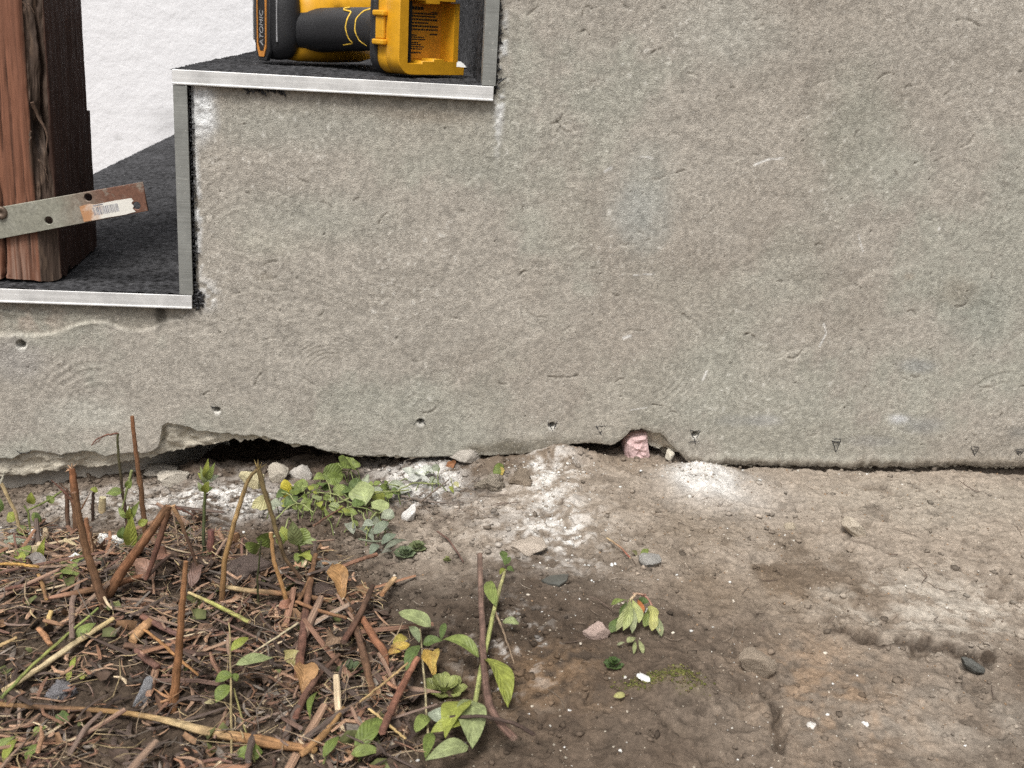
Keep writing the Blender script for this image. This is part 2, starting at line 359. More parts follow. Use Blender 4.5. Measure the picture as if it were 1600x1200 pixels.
C = ramp(.6*np.exp(-((Y-.003)/.008)**2)*sst(.22, .25, X), C, darkb*1.3)  # shadow of the gap under the right wall foot, painted on the soil
C = ramp(.45*np.exp(-((Y+.006)/.018)**2)*sst(.04, .07, X)*sst(.25, .22, X), C, np.array([.17, .125, .085]))
dust = 1.0*blob(X, Y, EL(862, 735, 44, 16), .7*nB, 2)+.85*blob(X, Y, EL(868, 785, 34, 60), .9*nB, 2)+.75*blob(X, Y, EL(850, 840, 70, 40), nB, 2)+.45*blob(X, Y, EL(840, 800, 110, 70), nB, 2)
dust = .8*dust*sst(-.35, .55, nC+.5*nD+.4*nB)
d2 = 1.25*blob(X, Y, PILE, .45*nB, 3)+.5*blob(X, Y, EL(1130, 772, 80, 30), nB, 2)
d3 = (1.15*blob(X, Y, EL(655, 745, 62, 30, -.01), .7*nB, 2)+.7*blob(X, Y, EL(690, 775, 60, 20, -.01), .9*nB, 2))*sst(-.7, .2, nC)
d4 = (1.2*blob(X, Y, EL(350, 795, 85, 40, -.03), .7*nB, 2)+.9*blob(X, Y, EL(20, 850, 75, 26, -.04), .7*nB, 2)+.6*blob(X, Y, EL(120, 800, 60, 18, -.045), nB, 2)+.5*blob(X, Y, EL(225, 800, 60, 26, -.04), nB, 2))*sst(-.6, .25, nC+.4*nD)
d5 = .5*blob(X, Y, EL(800, 1000, 70, 70), nB, 2)*sst(.25, .6, nC+.4*nD)
DUST = np.clip(np.maximum.reduce([dust, d2, d3, d4, d5]), 0, 1)
C = C*(1-.34*np.clip(1.3*blob(X, Y, EL(300, 1010, 330, 150, -.02), .5*nB, 4)+1.0*blob(X, Y, EL(760, 1000, 260, 150), .7*nB, 3), 0, 1))[..., None]
C = ramp(DUST*.95, C, white*(.92+.08*nC)[..., None] if False else white)
C = C*(1+.18*nC+.20*nD)[..., None]*(1-.15*sst(.3, .9, np.abs(nB)))[..., None]
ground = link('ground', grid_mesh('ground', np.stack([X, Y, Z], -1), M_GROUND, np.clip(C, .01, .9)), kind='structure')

# ================================================================== STAIRCASE
TR1, TR2, XR1, XR2 = .139, .318, -.1865, .0535         # tread heights, riser planes
stair = thing('staircase', 'concrete stairs with rough beige grey rendered side wall, charcoal carpet and metal edge trims', 'staircase', (0, 0, 0))
T_ZT = [(-400, 722), (0, 716), (15, 718), (35, 708), (60, 705), (95, 712), (120, 706), (135, 703), (165, 712), (190, 708), (235, 706), (247, 700), (251, 682), (253, 664), (262, 659), (285, 665), (310, 672), (345, 677), (400, 680), (425, 686), (450, 692), (480, 697), (520, 706), (555, 712), (590, 712), (640, 714), (700, 712), (760, 711), (800, 709), (850, 705), (880, 696), (905, 692), (930, 691), (955, 694), (966, 690), (977, 682), (985, 672), (995, 669), (1008, 671), (1020, 675), (1030, 676), (1040, 684), (1047, 694), (1055, 702), (1062, 709), (1075, 722), (1100, 727), (1200, 729), (1300, 730), (1400, 729), (1500, 728), (1600, 729), (3000, 731)]
T_ZL = [(-400, 755), (0, 748), (30, 748), (60, 744), (100, 738), (140, 737), (190, 727), (225, 720), (255, 712), (280, 708), (300, 703), (320, 699), (345, 696), (362, 690), (372, 694), (390, 689), (405, 690), (420, 692), (437, 691), (452, 697), (462, 701), (475, 698), (490, 703), (520, 709), (555, 715), (590, 714), (640, 717), (700, 713), (760, 712), (800, 710), (850, 706), (880, 698), (905, 694), (930, 693), (955, 696), (966, 694), (977, 690), (990, 684), (1005, 683), (1013, 690), (1018, 702), (1035, 706), (1050, 707), (1062, 711), (1075, 724), (1100, 729), (1200, 731), (3000, 733)]
T_D = [(-400, .009), (0, .009), (60, .006), (100, .011), (150, .007), (200, .009), (250, .009), (300, .009), (350, .006), (440, .005), (560, .003), (950, .003), (980, .015), (1050, .012), (1062, .005), (1080, .003), (3000, .003)]
def tab(T): a = np.array([xz(*t) for t in T]); return a[:, 0], a[:, 1]
wx = list(np.arange(-.345, .612, .00115)); s = .00115; x = .612
while x < 1.4: wx.append(x); s *= 1.2; x += s
x = -.345-.004
while x > -.430: wx.append(x); x -= .008
for e in (XR1+.0125, XR2+.0115, .305): wx += [e-.00002, e+.00002]
wx = np.array(sorted(wx)); NF, NBK, NU = 410, 16, 7
jit = (.0013*fbm(wx, wx*0, .006, 3, 51)+.0006*fbm(wx, wx*0, .002, 2, 52))*(1+.8*sst(.24, .27, wx))+.0016*sst(.24, .27, wx)*np.maximum(0, fbm(wx, wx*0+3, .03, 3, 54))
zt = np.interp(wx, *tab(T_ZT))+jit; zl = np.minimum(np.interp(wx, *tab(T_ZL))+1.4*np.roll(jit, 5), zt-.0008)
dl = np.interp(wx, tab([(a, 600) for a, b in T_D])[0], [b for a, b in T_D])
ztop = np.where(wx < XR1+.0125, TR1-.006, np.where(wx < XR2+.0115, TR2-.006, np.where(wx < .305, .49, .66)))
zg = np.concatenate([np.linspace(.66, .492, 8), np.linspace(.4899, .0605, 374)])[:, None]; zlow = .06+(zt[None]-.06)*np.linspace(0, 1, 56)[:, None]
Zf = np.concatenate([np.minimum(zg, ztop[None]), zlow]); NF = len(Zf); Xf = np.tile(wx, (NF, 1))
# colour and relief of the render
n1 = fbm(Xf, Zf, .16, 4, 61); n2 = fbm(Xf, Zf, .05, 4, 65); n3 = fbm(Xf, Zf, .012, 3, 71); n4 = fbm(Xf, Zf, .0042, 2, 75); n5 = fbm(Xf, Zf, .0024, 1, 79)
an = fbm(Xf+.02*n1, Zf*2.6+Xf*.5, .011, 3, 83)
D = .0018*n1+.0007*n2+.00012*n3+.00009*n4+.00013*n5
D += .0004*an*sst(-.2, .5, fbm(Xf, Zf, .13, 3, 91))
WC = np.tile(np.array([.385, .354, .307]), Xf.shape+(1,)).astype(float)
WC = ramp(.5*sst(.0, .4, fbm(Xf, Zf, .14, 4, 101)+.15*n3), WC, np.array([.350, .362, .308]))
WC = ramp(.5*sst(.05, .55, fbm(Xf, Zf, .17, 4, 111)), WC, np.array([.315, .278, .234]))
WC = ramp(.45*sst(.15, .6, fbm(Xf, Zf, .10, 4, 121)), WC, np.array([.45, .415, .36]))
def wel(px, py, rx, ry): a = xz(px, py); return a[0], a[1], rx*.000526, ry*.000526
# trowel swirls: arcs of fine ridges
def swirl(px, py, r0, r1, a0, a1, nridge, amp, sd):
    cx, cz = xz(px, py); q = .000526; dx, dz = Xf-cx, Zf-cz; R = np.hypot(dx, dz); A = np.degrees(np.arctan2(dz, dx))
    A = (A-a0) % 360; m = sst(0, 25, A)*sst((a1-a0) % 360, (a1-a0) % 360-25, A)*(A < (a1-a0) % 360)*sst(r0*q, r0*q*1.15, R)*sst(r1*q, r1*q*.85, R)
    ph = (R/q+6*fbm(Xf, Zf, .03, 2, sd))/(r1-r0)*nridge*2*np.pi
    return m*(np.sin(ph)*(.6+.5*n3)+.4*np.sin(ph*2.3))*amp, m
for i, sw in enumerate([(1000, 560, 50, 135, -80, 60, 9, .00042), (520, 600, 40, 90, 20, 170, 7, .0004), (470, 560, 60, 150, -20, 120, 9, .0003), (1230, 560, 60, 200, 180, 300, 9, .0002), (1590, 420, 60, 130, 90, 270, 7, .00045), (400, 400, 60, 160, 30, 170, 8, .0003), (1130, 330, 60, 200, -30, 100, 9, .0002), (1560, 650, 30, 90, 70, 250, 3, .0006), (150, 640, 20, 110, 0, 180, 8, .0004), (620, 330, 60, 220, 160, 330, 9, .0002), (1440, 250, 60, 260, -60, 80, 9, .0002), (840, 300, 80, 240, -150, 0, 8, .00018)]):
    d, m = swirl(*sw, 130+i); d = d*(.35+.65*sst(-.3, .4, fbm(Xf, Zf, .035, 3, 145+i))); D += d*.75; WC = WC*(1+d/.0004*.07)[..., None]
bp = fbm(Xf*.8+Zf*.6+.05*n1, Zf*1.2-Xf*.5+.05*n1, .06, 2, 147); D += .0012*np.abs(bp)**.8*sst(-.2, .4, n1); WC = WC*(1-.10*sst(.07, .0, np.abs(bp))*sst(-.1, .4, n2)+.07*sst(.07, .15, np.abs(bp))*sst(.3, .15, np.abs(bp)))[..., None]
# sanded torn edge below the trims, and the thinner coat near the lower trim
ex, ez = tab([(-300, 520), (0, 525), (80, 522), (140, 502), (170, 503), (205, 519), (235, 515), (262, 500), (285, 497), (312, 470), (330, 440)])
bz = np.interp(wx, ex, ez)[None]+.0016*fbm(Xf, Zf, .010, 3, 141); lw = (Xf < xz(312, 470)[0])
up = sst(-.0012, .0012, Zf-bz)*lw; D -= .0022*up
lip = np.exp(-((Zf-bz+.001)/.0016)**2)*lw*(.25+.75*sst(xz(110, 520)[0], xz(165, 520)[0], Xf))*sst(-.25, .35, fbm(Xf, Zf, .03, 2, 142)); D += .0012*lip
WC = ramp(.7*lip, WC, np.array([.52, .48, .40])); WC = ramp(.45*up, WC, np.array([.31, .285, .235]))  # highlight on the raised lip painted as a pale line
pk = blob(Xf, Zf, wel(45, 495, 60, 26), .6*n2, 3); WC = ramp(.5*pk*sst(-.3, .5, n3), WC, np.array([.43, .345, .285])); D += .0009*pk*an
for (px, py, rx, ry, ca, st) in [(250, 490, 9, 18, (.05, .045, .036), .85), (665, 180, 75, 14, (.26, .225, .18), .75), (440, 165, 120, 14, (.30, .26, .215), .6), (800, 700, 70, 14, (.105, .092, .064), .85), (745, 702, 26, 10, (.13, .11, .08), .8), (860, 690, 60, 10, (.16, .14, .105), .5), (1420, 432, 9, 5, (.25, .2, .15), .4), (415, 432, 14, 7, (.17, .145, .11), .6), (1195, 657, 30, 10, (.46, .46, .45), .6), (1150, 658, 40, 10, (.30, .305, .29), .5), (1405, 655, 18, 9, (.60, .61, .62), .9), (1440, 665, 40, 16, (.30, .305, .30), .6), (1370, 690, 50, 10, (.27, .27, .26), .55), (1435, 572, 28, 12, (.29, .30, .295), .6), (1010, 300, 40, 80, (.36, .37, .33), .6), (995, 330, 45, 50, (.39, .40, .38), .5), (1140, 60, 90, 60, (.37, .375, .33), .4), (1330, 200, 70, 120, (.325, .335, .28), .5), (1530, 500, 60, 60, (.305, .315, .275), .6), (1500, 455, 30, 24, (.24, .205, .16), .45), (150, 650, 70, 26, (.50, .49, .43), .6), (20, 560, 40, 30, (.36, .345, .33), .5), (1590, 675, 22, 15, (.2, .2, .19), .6), (500, 340, 120, 40, (.345, .35, .30), .5), (460, 190, 120, 40, (.35, .36, .315), .45), (430, 380, 60, 25, (.44, .43, .36), .4)]:
    WC = ramp(st*blob(Xf, Zf, wel(px, py, rx, ry), .8*n2+.4*n3, 3), WC, np.array(ca))
# pale crumbs of old paint beside the trims
pt = np.maximum(blob(Xf, Zf, wel(312, 172, 24, 46), .5*n2+.4*n3, 4)*(Xf < xz(345, 172)[0]), .9*blob(Xf, Zf, wel(306, 330, 9, 130), .7*n3, 4)*sst(-.25, .2, n3+.5*n4))
pt = np.maximum(pt, .8*blob(Xf, Zf, wel(783, 120, 9, 110), .5*n3, 4)*sst(-.1, .3, n3+.5*n4)); pt = np.maximum(pt, .6*blob(Xf, Zf, wel(320, 460, 22, 28), .6*n3, 3)*sst(-.2, .3, n4+n3))
WC = ramp(pt, WC, np.array([.72, .73, .73])); D += .0009*pt+.0010*pt*n4
ps = sst(.42, .6, fbm(Xf*2.2, Zf, .010, 3, 151))*sst(-.05, .5, fbm(Xf, Zf, .12, 3, 155)); WC = ramp(.10*ps, WC, np.array([.60, .58, .53]))
ws = sst(.62, .8, n4*.75+n5*.55+.2*fbm(Xf, Zf, .15, 2, 157)); WC = ramp(.35*ws*sst(.0, .5, fbm(Xf, Zf, .09, 3, 158)), WC, np.array([.66, .65, .61]))
# scratches and short shrinkage cracks
def wseg(P): a = [xz(*p) for p in P]; return seg_d(Xf, Zf, a)
for P, wd in [(((1178, 258), (1200, 249), (1224, 247)), 1.3), (((990, 430), (1022, 428)), .9), (((1340, 365), (1344, 380), (1347, 392)), .9), (((1280, 540), (1290, 520), (1286, 505)), 1.2), (((1098, 594), (1104, 580)), 1.6), (((1000, 245), (1020, 247)), .9), (((945, 268), (955, 262)), 2.0), (((985, 525), (975, 528)), 2.2), (((985, 640), (1010, 636)), 1.0), (((1468, 357), (1467, 358)), 1.8)]:
    m = sst(wd*.0008, wd*.0003, wseg(P)+.0003*n4); WC = ramp(.8*m, WC, np.array([.72, .71, .68]))
rc = np.random.default_rng(5)
for i in range(140):
    x0, z0 = rc.uniform(-.17, .58), rc.uniform(.03, .40)
    L = rc.uniform(.003, .014)*(1 if i % 6 else 1.8); a = rc.normal(.25, .5); k = rc.normal(0, 1)
    P = [(x0+L*t*math.cos(a)-L*k*.4*math.sin(a)*(t*(1-t)), z0+L*t*math.sin(a)+L*k*.8*math.cos(a)*(t*(1-t))) for t in np.linspace(0, 1, 5)]
    ii = np.where((wx > x0-.03) & (wx < x0+.03))[0]
    if len(ii) < 3: continue
    sl = (slice(None), slice(ii[0], ii[-1]+1)); sub = seg_d(Xf[sl], Zf[sl], P)
    m = sst(.0008, .0001, sub+.0006*n4[sl])*rc.uniform(.4, 1.5); D[sl] -= .0007*m; WC[sl] = ramp(.6*np.clip(m, 0, 1), WC[sl], np.array([.13, .11, .085]))
    up1 = sst(.0022, .0006, np.abs(sub-.0016)); WC[sl] = ramp(.15*up1, WC[sl], np.array([.5, .47, .41]))
for i in range(90):
    x0, z0 = rc.uniform(-.33, .59), rc.uniform(.0, .42); ii = np.where((wx > x0-.008) & (wx < x0+.008))[0]
    if len(ii) < 3: continue
    sl = (slice(None), slice(ii[0], ii[-1]+1)); m = sst(.0013, .0005, np.hypot(Xf[sl]-x0, (Zf[sl]-z0)*1.6))
    D[sl] -= .0012*m; WC[sl] = ramp(.7*m, WC[sl], np.array([.10, .085, .065]))
# drilled holes
for px, py, rr_ in ((33, 538, 6.0), (339.5, 640, 4.2), (657, 659, 4.6), (862, 663.5, 4.6), (1086, 679, 4.6)):
    cx, cz = xz(px, py); q = np.hypot(Xf-cx, Zf-cz)/(.000526*rr_); D -= .016*sst(1.15, .8, q)
    WC = ramp(.8*sst(1.6, 1.1, np.hypot(Xf-cx, Zf-cz+.0022)/(.000526*rr_)), WC, np.array([.62, .6, .55]))
# rounded foot of the wall on the right
ft = sst(.24, .26, Xf)*np.exp(-((Zf-zt[None]-.005+.002*fbm(Xf, Xf*0, .05, 2, 161))/.0042)**2); D += .0015*ft
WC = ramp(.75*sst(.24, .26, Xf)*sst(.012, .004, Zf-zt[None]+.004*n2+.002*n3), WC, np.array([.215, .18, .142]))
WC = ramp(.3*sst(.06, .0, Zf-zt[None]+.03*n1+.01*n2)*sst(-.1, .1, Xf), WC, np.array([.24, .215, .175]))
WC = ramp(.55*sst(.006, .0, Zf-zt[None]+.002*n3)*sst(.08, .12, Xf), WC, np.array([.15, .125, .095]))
WC = WC*(1+.05*n3+.08*n4+.22*n5)[..., None]
Yf = -D
# broken underside
sb = np.linspace(0, 1, NBK+1)[1:, None]; Xb = np.tile(wx, (NBK, 1)); Zb = zt[None]+(zl-zt)[None]*sb
bn = fbm(Xb, Zb*1.6, .014, 4, 171); Yb = dl[None]*(.75*np.minimum(1, sb/.12)+.25*sb)+(bn*.75*np.minimum(dl, .012))[:, :]*np.minimum(1, sb/.2)+Yf[-1][None]*(1-sb)
Zb = Zb+.0016*fbm(Xb, Yb*3+sb*.02, .008, 3, 175)*(sb < 1)*np.minimum(1, (zt-zl)/.006)[None]
BC = np.tile(np.array([.52, .475, .39]), Xb.shape+(1,))*(1+.22*bn+.25*fbm(Xb, Zb, .004, 2, 177))[..., None]
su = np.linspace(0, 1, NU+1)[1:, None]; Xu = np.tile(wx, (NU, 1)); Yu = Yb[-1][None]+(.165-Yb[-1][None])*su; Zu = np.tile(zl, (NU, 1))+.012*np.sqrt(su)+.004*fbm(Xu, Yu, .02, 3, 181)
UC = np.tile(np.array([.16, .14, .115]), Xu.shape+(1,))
tp = np.stack([wx, np.full_like(wx, .06), ztop], -1)[None]
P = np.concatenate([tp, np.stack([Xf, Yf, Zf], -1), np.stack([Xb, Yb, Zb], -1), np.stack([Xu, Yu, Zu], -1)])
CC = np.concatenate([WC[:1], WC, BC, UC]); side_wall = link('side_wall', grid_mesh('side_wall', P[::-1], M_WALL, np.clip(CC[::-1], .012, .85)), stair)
# pen triangles scribbled where holes were marked
def pen(strokes, sd=0):
    m = MB(); 
    for k, st in enumerate(strokes):
        p = [np.array([*xz(*q), 0]) for q in st]; p = [np.array([a[0], -.0018, a[1]]) for a in p]
        for a in p: a[1] = -float(np.interp(a[0], wx, D[int(np.argmin(np.abs(Zf[:, len(wx)//2]-a[2]))), :]))-.0002
        m.add(*tube(resample(p, 10, .00025, sd+k), .00032, 5, .45, (0, 1, 0), (.03, .03, .035)))
    link('pen_mark', m.mesh('pen_mark', M_INK), side_wall)
pen([((330, 634), (334, 642)), ((348, 634), (343, 641)), ((331, 635), (336, 637))], 1)
pen([((657, 650), (652, 657), (647, 664)), ((660, 657), (665, 664))], 2)
pen([((856, 658), (861, 668), (863, 673)), ((870, 658), (865, 668)), ((857, 660), (862, 662))], 3)
pen([((931, 666), (946, 664)), ((931, 666), (936, 673), (939, 678)), ((947, 665), (938, 675))], 4)
pen([((1078, 673), (1095, 673)), ((1079, 675), (1085, 686), (1087, 693)), ((1094, 675), (1088, 684)), ((1076, 690), (1092, 690))], 5)
pen([((1299, 686), (1315, 686)), ((1300, 687), (1306, 706)), ((1314, 687), (1306, 706)), ((1302, 692), (1311, 690)), ((1303, 697), (1310, 694)), ((1300, 689), (1312, 692))], 6)
pen([((1517, 698), (1530, 698)), ((1517, 699), (1523, 712)), ((1530, 699), (1523, 711)), ((1520, 703), (1527, 701))], 7)
pen([((1585, 702), (1600, 701)), ((1587, 703), (1592, 713)), ((1600, 702), (1593, 713)), ((1588, 705), (1598, 704)), ((1590, 708), (1596, 706))], 8)
pen([((26, 704), (30, 708), (34, 710)), ((48, 703), (44, 708)), ((30, 708), (44, 708))], 9)
# concrete body of the steps
for nm, b in (('step', (-.429, XR1+.03, .055, 1.355, .06, TR1-.004)), ('step', (XR1+.004, XR2+.03, .055, 1.355, .06, TR2-.004)), ('step', (XR2+.004, .335, .055, 1.355, .06, .492)), ('step', (.31, 1.38, .055, 1.355, .06, .67)), ('foundation', (-.46, 1.4, .162, 1.355, -.25, .059))):
    box(nm, b, M_CORE, stair)
# a smooth older footing under the broken edge on the left
fx = np.linspace(-.44, -.170, 130); fs = np.linspace(0, 1, 26)[:, None]; FX = np.tile(fx, (26, 1)); FZ = -.006-.07*fs-.0*FX; FY = .031-.026*fs**1.3*sst(-.19, -.26, FX)+.0022*fbm(FX, FZ, .03, 4, 191)+.10*sst(-.25, -.178, FX)**2
FZ = FZ+.003*fbm(FX, FX*0, .05, 2, 193); FC = np.tile(np.array([.43, .39, .335]), FX.shape+(1,))*(1+.15*fbm(FX, FZ, .01, 3, 195))[..., None]
link('footing', grid_mesh('footing', np.stack([FX, FY, FZ], -1)[::-1], M_STONE, FC), stair)
# carpets
def carpet_col(a, b, sd):
    n = fbm(a, b, .0030, 2, sd); return np.tile(np.array([.052, .052, .055]), np.shape(a)+(1,))*(1+1.1*n+.25*fbm(a, b, .05, 3, sd+3))[..., None]
def carpet_top(x0, x1, z, sd):
    ax = np.arange(x0, x1, .0016); ay = np.concatenate([np.arange(.0, .32, .0016), np.arange(.323, 1.352, .006)]); A, B = np.meshgrid(ax, ay)
    N = fbm(A, B, .0032, 2, sd+7); return link('tread_carpet', grid_mesh('tread_carpet', np.stack([A, B, z+.0009*N+.0005*fbm(A, B, .03, 2, sd)], -1), M_CARPET, np.clip(carpet_col(A, B, sd), .008, .2)), stair)
def carpet_riser(x, z0, z1, sd):
    az = np.arange(z0, z1, .0018); ay = np.concatenate([np.arange(.0, .30, .0018), np.arange(.303, 1.352, .008)]); A, B = np.meshgrid(az, ay)
    N = fbm(A, B, .0048, 2, sd+7); return link('riser_carpet', grid_mesh('riser_carpet', np.stack([x+.0011*N, B, A], -1), M_CARPET, np.clip(carpet_col(A, B, sd), .008, .2)), stair)
carpet_top(-.432, XR1+.002, TR1, 201); carpet_top(XR1-.003, XR2+.002, TR2, 211)
carpet_riser(XR2+.0006, TR2, .497, 221); carpet_riser(XR1+.0012, TR1, TR2-.002, 231); carpet_riser(-.4305, -.05, TR1-.002, 241)
carpet_top(XR2-.003, .31, .497, 251)
# metal edge trims: L profiles along the front edges
def trim(x0, x1, z0, z1, mat, horiz):
    m = MB(); t = .0016; yo = -.0052
    if horiz:
        v, f = box_v(x0, x1, yo, yo+t, z0, z1); m.add(v, f); v, f = box_v(x0, x1, yo+t, .016, z1-.0052, z1-.0036); m.add(v, f); v, f = box_v(x0, x1, yo-.0008, yo, z0, z0+.0016); m.add(v, f)
    else:
        v, f = box_v(x0, x1, yo, yo+t, z0, z1); m.add(v, f); v, f = box_v(x0+.0001, x0+t, yo+t, .016, z0, z1); m.add(v, f); v, f = box_v(x1-.0012, x1, yo-.0006, yo, z0, z1); m.add(v, f)
    o = link('edge_trim', m.mesh('edge_trim', mat, False), stair); bevel(o, .0004, 2); return o
trim(-.44, XR1+.0098, TR1-.0108, TR1+.0005, M_ALU, True)['label'] = 'bright aluminium trim along the lower tread edge'
trim(XR1-.0003, XR2+.0092, TR2-.0108, TR2+.0005, M_ALU, True)['label'] = 'bright aluminium trim along the upper tread edge'
trim(XR1, XR1+.0108, TR1+.0009, TR2-.0112, M_DULL, False)['label'] = 'dull grey upright trim under the upper tread'
trim(XR2-.0002, XR2+.0105, TR2+.0009, .486, M_DULL, False)['label'] = 'dull grey upright trim right of the drill'
# frayed black carpet edge beside the trims; strands also stand for gap shade
m = MB(); rb = np.random.default_rng(21)
def fray(x, z, n, sx, sz, r):
    for k in range(n):
        p = np.array([x+rb.normal(0, sx), -.0012+rb.normal(0, .0008), z+rb.normal(0, sz)]); q = p+rb.normal(0, .0022, 3)*np.array([1, .4, 1])
        m.add(*tube([p, (p+q)/2+rb.normal(0, .0004, 3), q], [r, r*.8, r*.4], 5, 1, None, (.02, .02, .021), .2, None, k))
for z in np.arange(TR1-.006, TR2-.012, .0022): fray(XR1+.0118, z, 2, .0005+.0012*max(0, 1-(z-TR1)/.03), .001, .0008)
for k in range(30): fray(XR1+.0132, TR1-.004+rb.uniform(-.006, .006), 2, .0015, .002, .0012)
for z in np.arange(TR2, .44, .003): fray(XR2+.0118, z, 2, .0007, .0012, .0008)
for x in np.arange(-.13, -.10, .002): fray(x, TR2-.0125, 2, .001, .001, .001)
link('carpet_fray_gap_shade', m.mesh('carpet_fray_gap_shade', M_BLACK), stair, kind='stuff')

# ================================================================== WHITE WALL beyond the stairs
ax = np.concatenate([np.arange(-1.2, .25, .006), np.arange(.26, 3.2, .06)]); ax = np.concatenate([np.arange(-3.2, -1.2, .06), ax]); az = np.concatenate([np.arange(-.3, .1, .05), np.arange(.1, .75, .005), np.arange(.76, 2.3, .06)])
A, B = np.meshgrid(ax, az); rl = fbm(A, B*1.8, .035, 4, 301)
PC = np.tile(np.array([.80, .80, .82]), A.shape+(1,)); sm = EL(0, 0, 1, 1)
for px, py, rx, ry, st in ((262, 190, 16, 22, .35), (184, 215, 4, 3, .7), (245, 200, 30, 12, .12)):
    c = at_y(px, py, 1.36); PC = ramp(st*blob(A, B, (c[0], c[2], rx*.0013, ry*.0013), .5*rl, 2), PC, np.array([.33, .33, .33]))
wwall = link('white_wall', grid_mesh('white_wall', np.stack([A, 1.36-.0006*rl-.0002*fbm(A, B, .012, 2, 305), B], -1), M_WHITE, PC), None, 'white lumpy painted house wall standing behind the stairs', 'wall')
wv, wf = box_v(-3.2, 3.2, 1.372, 1.56, -.3, 2.29); mm = MB(); mm.add(wv, wf, (.8, .8, .82)); link('wall_core', mm.mesh('wall_core', M_WHITE, False), wwall)

# ================================================================== TIMBER POST on the lower tread
zb = TR1+.0012
pa, pb, pc = at_z(65, 441, zb), at_z(96, 438, zb), at_z(152, 386, zb)
YF = pa[1]; pl = np.array([pa[0]-.098, YF, zb])
post = thing('timber_post', 'weathered reddish brown timber post with split corner standing on the lower carpeted tread', 'post', (pa[0]-.03, YF+.05, zb))
def line_pts(a, b, n): return [np.array(a[:2])*(1-t)+np.array(b[:2])*t for t in np.linspace(0, 1, n, endpoint=False)]
pback = np.array([pl[0], pc[1]+.004])
sec = line_pts(pl, pa, 80)+line_pts(pa, pb, 26)+line_pts(pb, pc, 60)+line_pts(pc, pback, 12)+line_pts(pback, pl, 12)
sec = np.array(sec+[sec[0]]); ns = len(sec); face = np.array([0]*80+[1]*26+[2]*60+[3]*12+[4]*12+[0])
sl_ = np.concatenate([[0], np.cumsum(np.linalg.norm(np.diff(sec, axis=0), axis=1))])
pz = np.unique(np.concatenate([np.arange(zb, .50, .0022), np.linspace(.5, 1.15, 40), [at_y(139, 172, pc[1])[2]-.0002, at_y(139, 172, pc[1])[2]+.0002]]))
S, Zp = np.meshgrid(sl_, pz); Fi = np.tile(face, (len(pz), 1))
cen = sec[:-1].mean(0); tg = np.gradient(sec, axis=0); nrm = np.stack([tg[:, 1], -tg[:, 0]], 1); nrm /= np.linalg.norm(nrm, axis=1)[:, None]
g1 = fbm(S*9, Zp*.35, .02, 4, 401); g2 = fbm(S*5, Zp*.5, .006, 3, 405)
dsp = .0010*g1+.0004*g2
s_a, s_b = sl_[80], sl_[106]
def crack(px0, wd, dep, z0, z1, sd, wob=.0025):
    sc = s_a-px0+wob*fbm(Zp, Zp*0, .06, 3, sd); m = sst(wd*1.6, wd*.3, np.abs(S-sc))*sst(z0-.01, z0+.02, Zp)*sst(z1+.01, z1-.03, Zp); return m*dep, m
dk = np.zeros_like(S)
for a in ((.0285, .0011, .006, .10, .42, 411, .004), (.0385, .0007, .003, .2, 1.2, 415, .003), (.016, .0006, .002, .13, .33, 417, .002), (.0225, .0007, .003, .24, 1.2, 419, .003), (.048, .0009, .004, .12, 1.2, 421, .004), (.062, .0008, .003, .12, 1.2, 423, .004), (-.012, .0012, .006, .23, .36, 425, .005), (.008, .0006, .002, .15, .26, 427, .002)):
    d, mm_ = crack(*a); dsp -= d; dk = np.maximum(dk, mm_)
rag = sst(s_a-.004, s_a+.001, S)*sst(s_b+.002, s_b-.003, S); dsp -= rag*(.0022+.0035*fbm(S*3, Zp, .03, 4, 431)+.0022*np.abs(fbm(S*4, Zp*.6, .008, 3, 435)))*sst(.17, .22, Zp)
hole = np.exp(-((S-s_a-.008)/.006)**2-((Zp-at_y(70, 205, YF)[2])/.017)**2)+.8*np.exp(-((S-s_a-.002)/.005)**2-((Zp-.385)/.02)**2); dsp -= .010*hole*(1+.5*fbm(S*2, Zp*.5, .006, 3, 437))
cutm = (Zp > at_y(139, 172, pc[1])[2])*sst(sl_[160], sl_[166], S); 
PX = sec[None, :, 0]+nrm[None, :, 0]*dsp; PY = sec[None, :, 1]+nrm[None, :, 1]*dsp
nb = (Zp > at_y(139, 172, pc[1])[2])*((Fi == 3)|(Fi == 2))*sst(sl_[158], sl_[164], S)*sst(sl_[178]+.03, sl_[166], S); PY = PY-.0095*nb
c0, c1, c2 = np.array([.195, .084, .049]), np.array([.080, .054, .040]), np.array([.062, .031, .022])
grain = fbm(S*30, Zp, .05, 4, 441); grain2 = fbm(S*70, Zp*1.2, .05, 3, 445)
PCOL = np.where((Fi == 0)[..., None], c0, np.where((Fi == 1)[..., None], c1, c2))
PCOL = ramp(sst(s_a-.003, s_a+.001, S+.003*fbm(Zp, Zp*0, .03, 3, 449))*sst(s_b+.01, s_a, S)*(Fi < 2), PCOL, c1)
PCOL = ramp((Fi == 0)*.6*sst(.22, .14, Zp)*sst(-.4, .4, grain+.3*g1), PCOL, np.array([.33, .235, .185]))
PCOL = ramp((Fi == 0)*.45*sst(.0, .5, fbm(S, Zp*.4, .03, 3, 451)), PCOL, np.array([.20, .085, .052]))
PCOL = ramp(rag*.5*sst(.1, .5, fbm(S*6, Zp, .012, 3, 455)), PCOL, np.array([.22, .15, .105]))
PCOL = PCOL*(1+.30*grain+.22*grain2)[..., None]; PCOL = ramp(.8*dk, PCOL, np.array([.025, .014, .010])); PCOL = ramp(.85*np.clip(hole, 0, 1), PCOL, np.array([.022, .016, .013]))
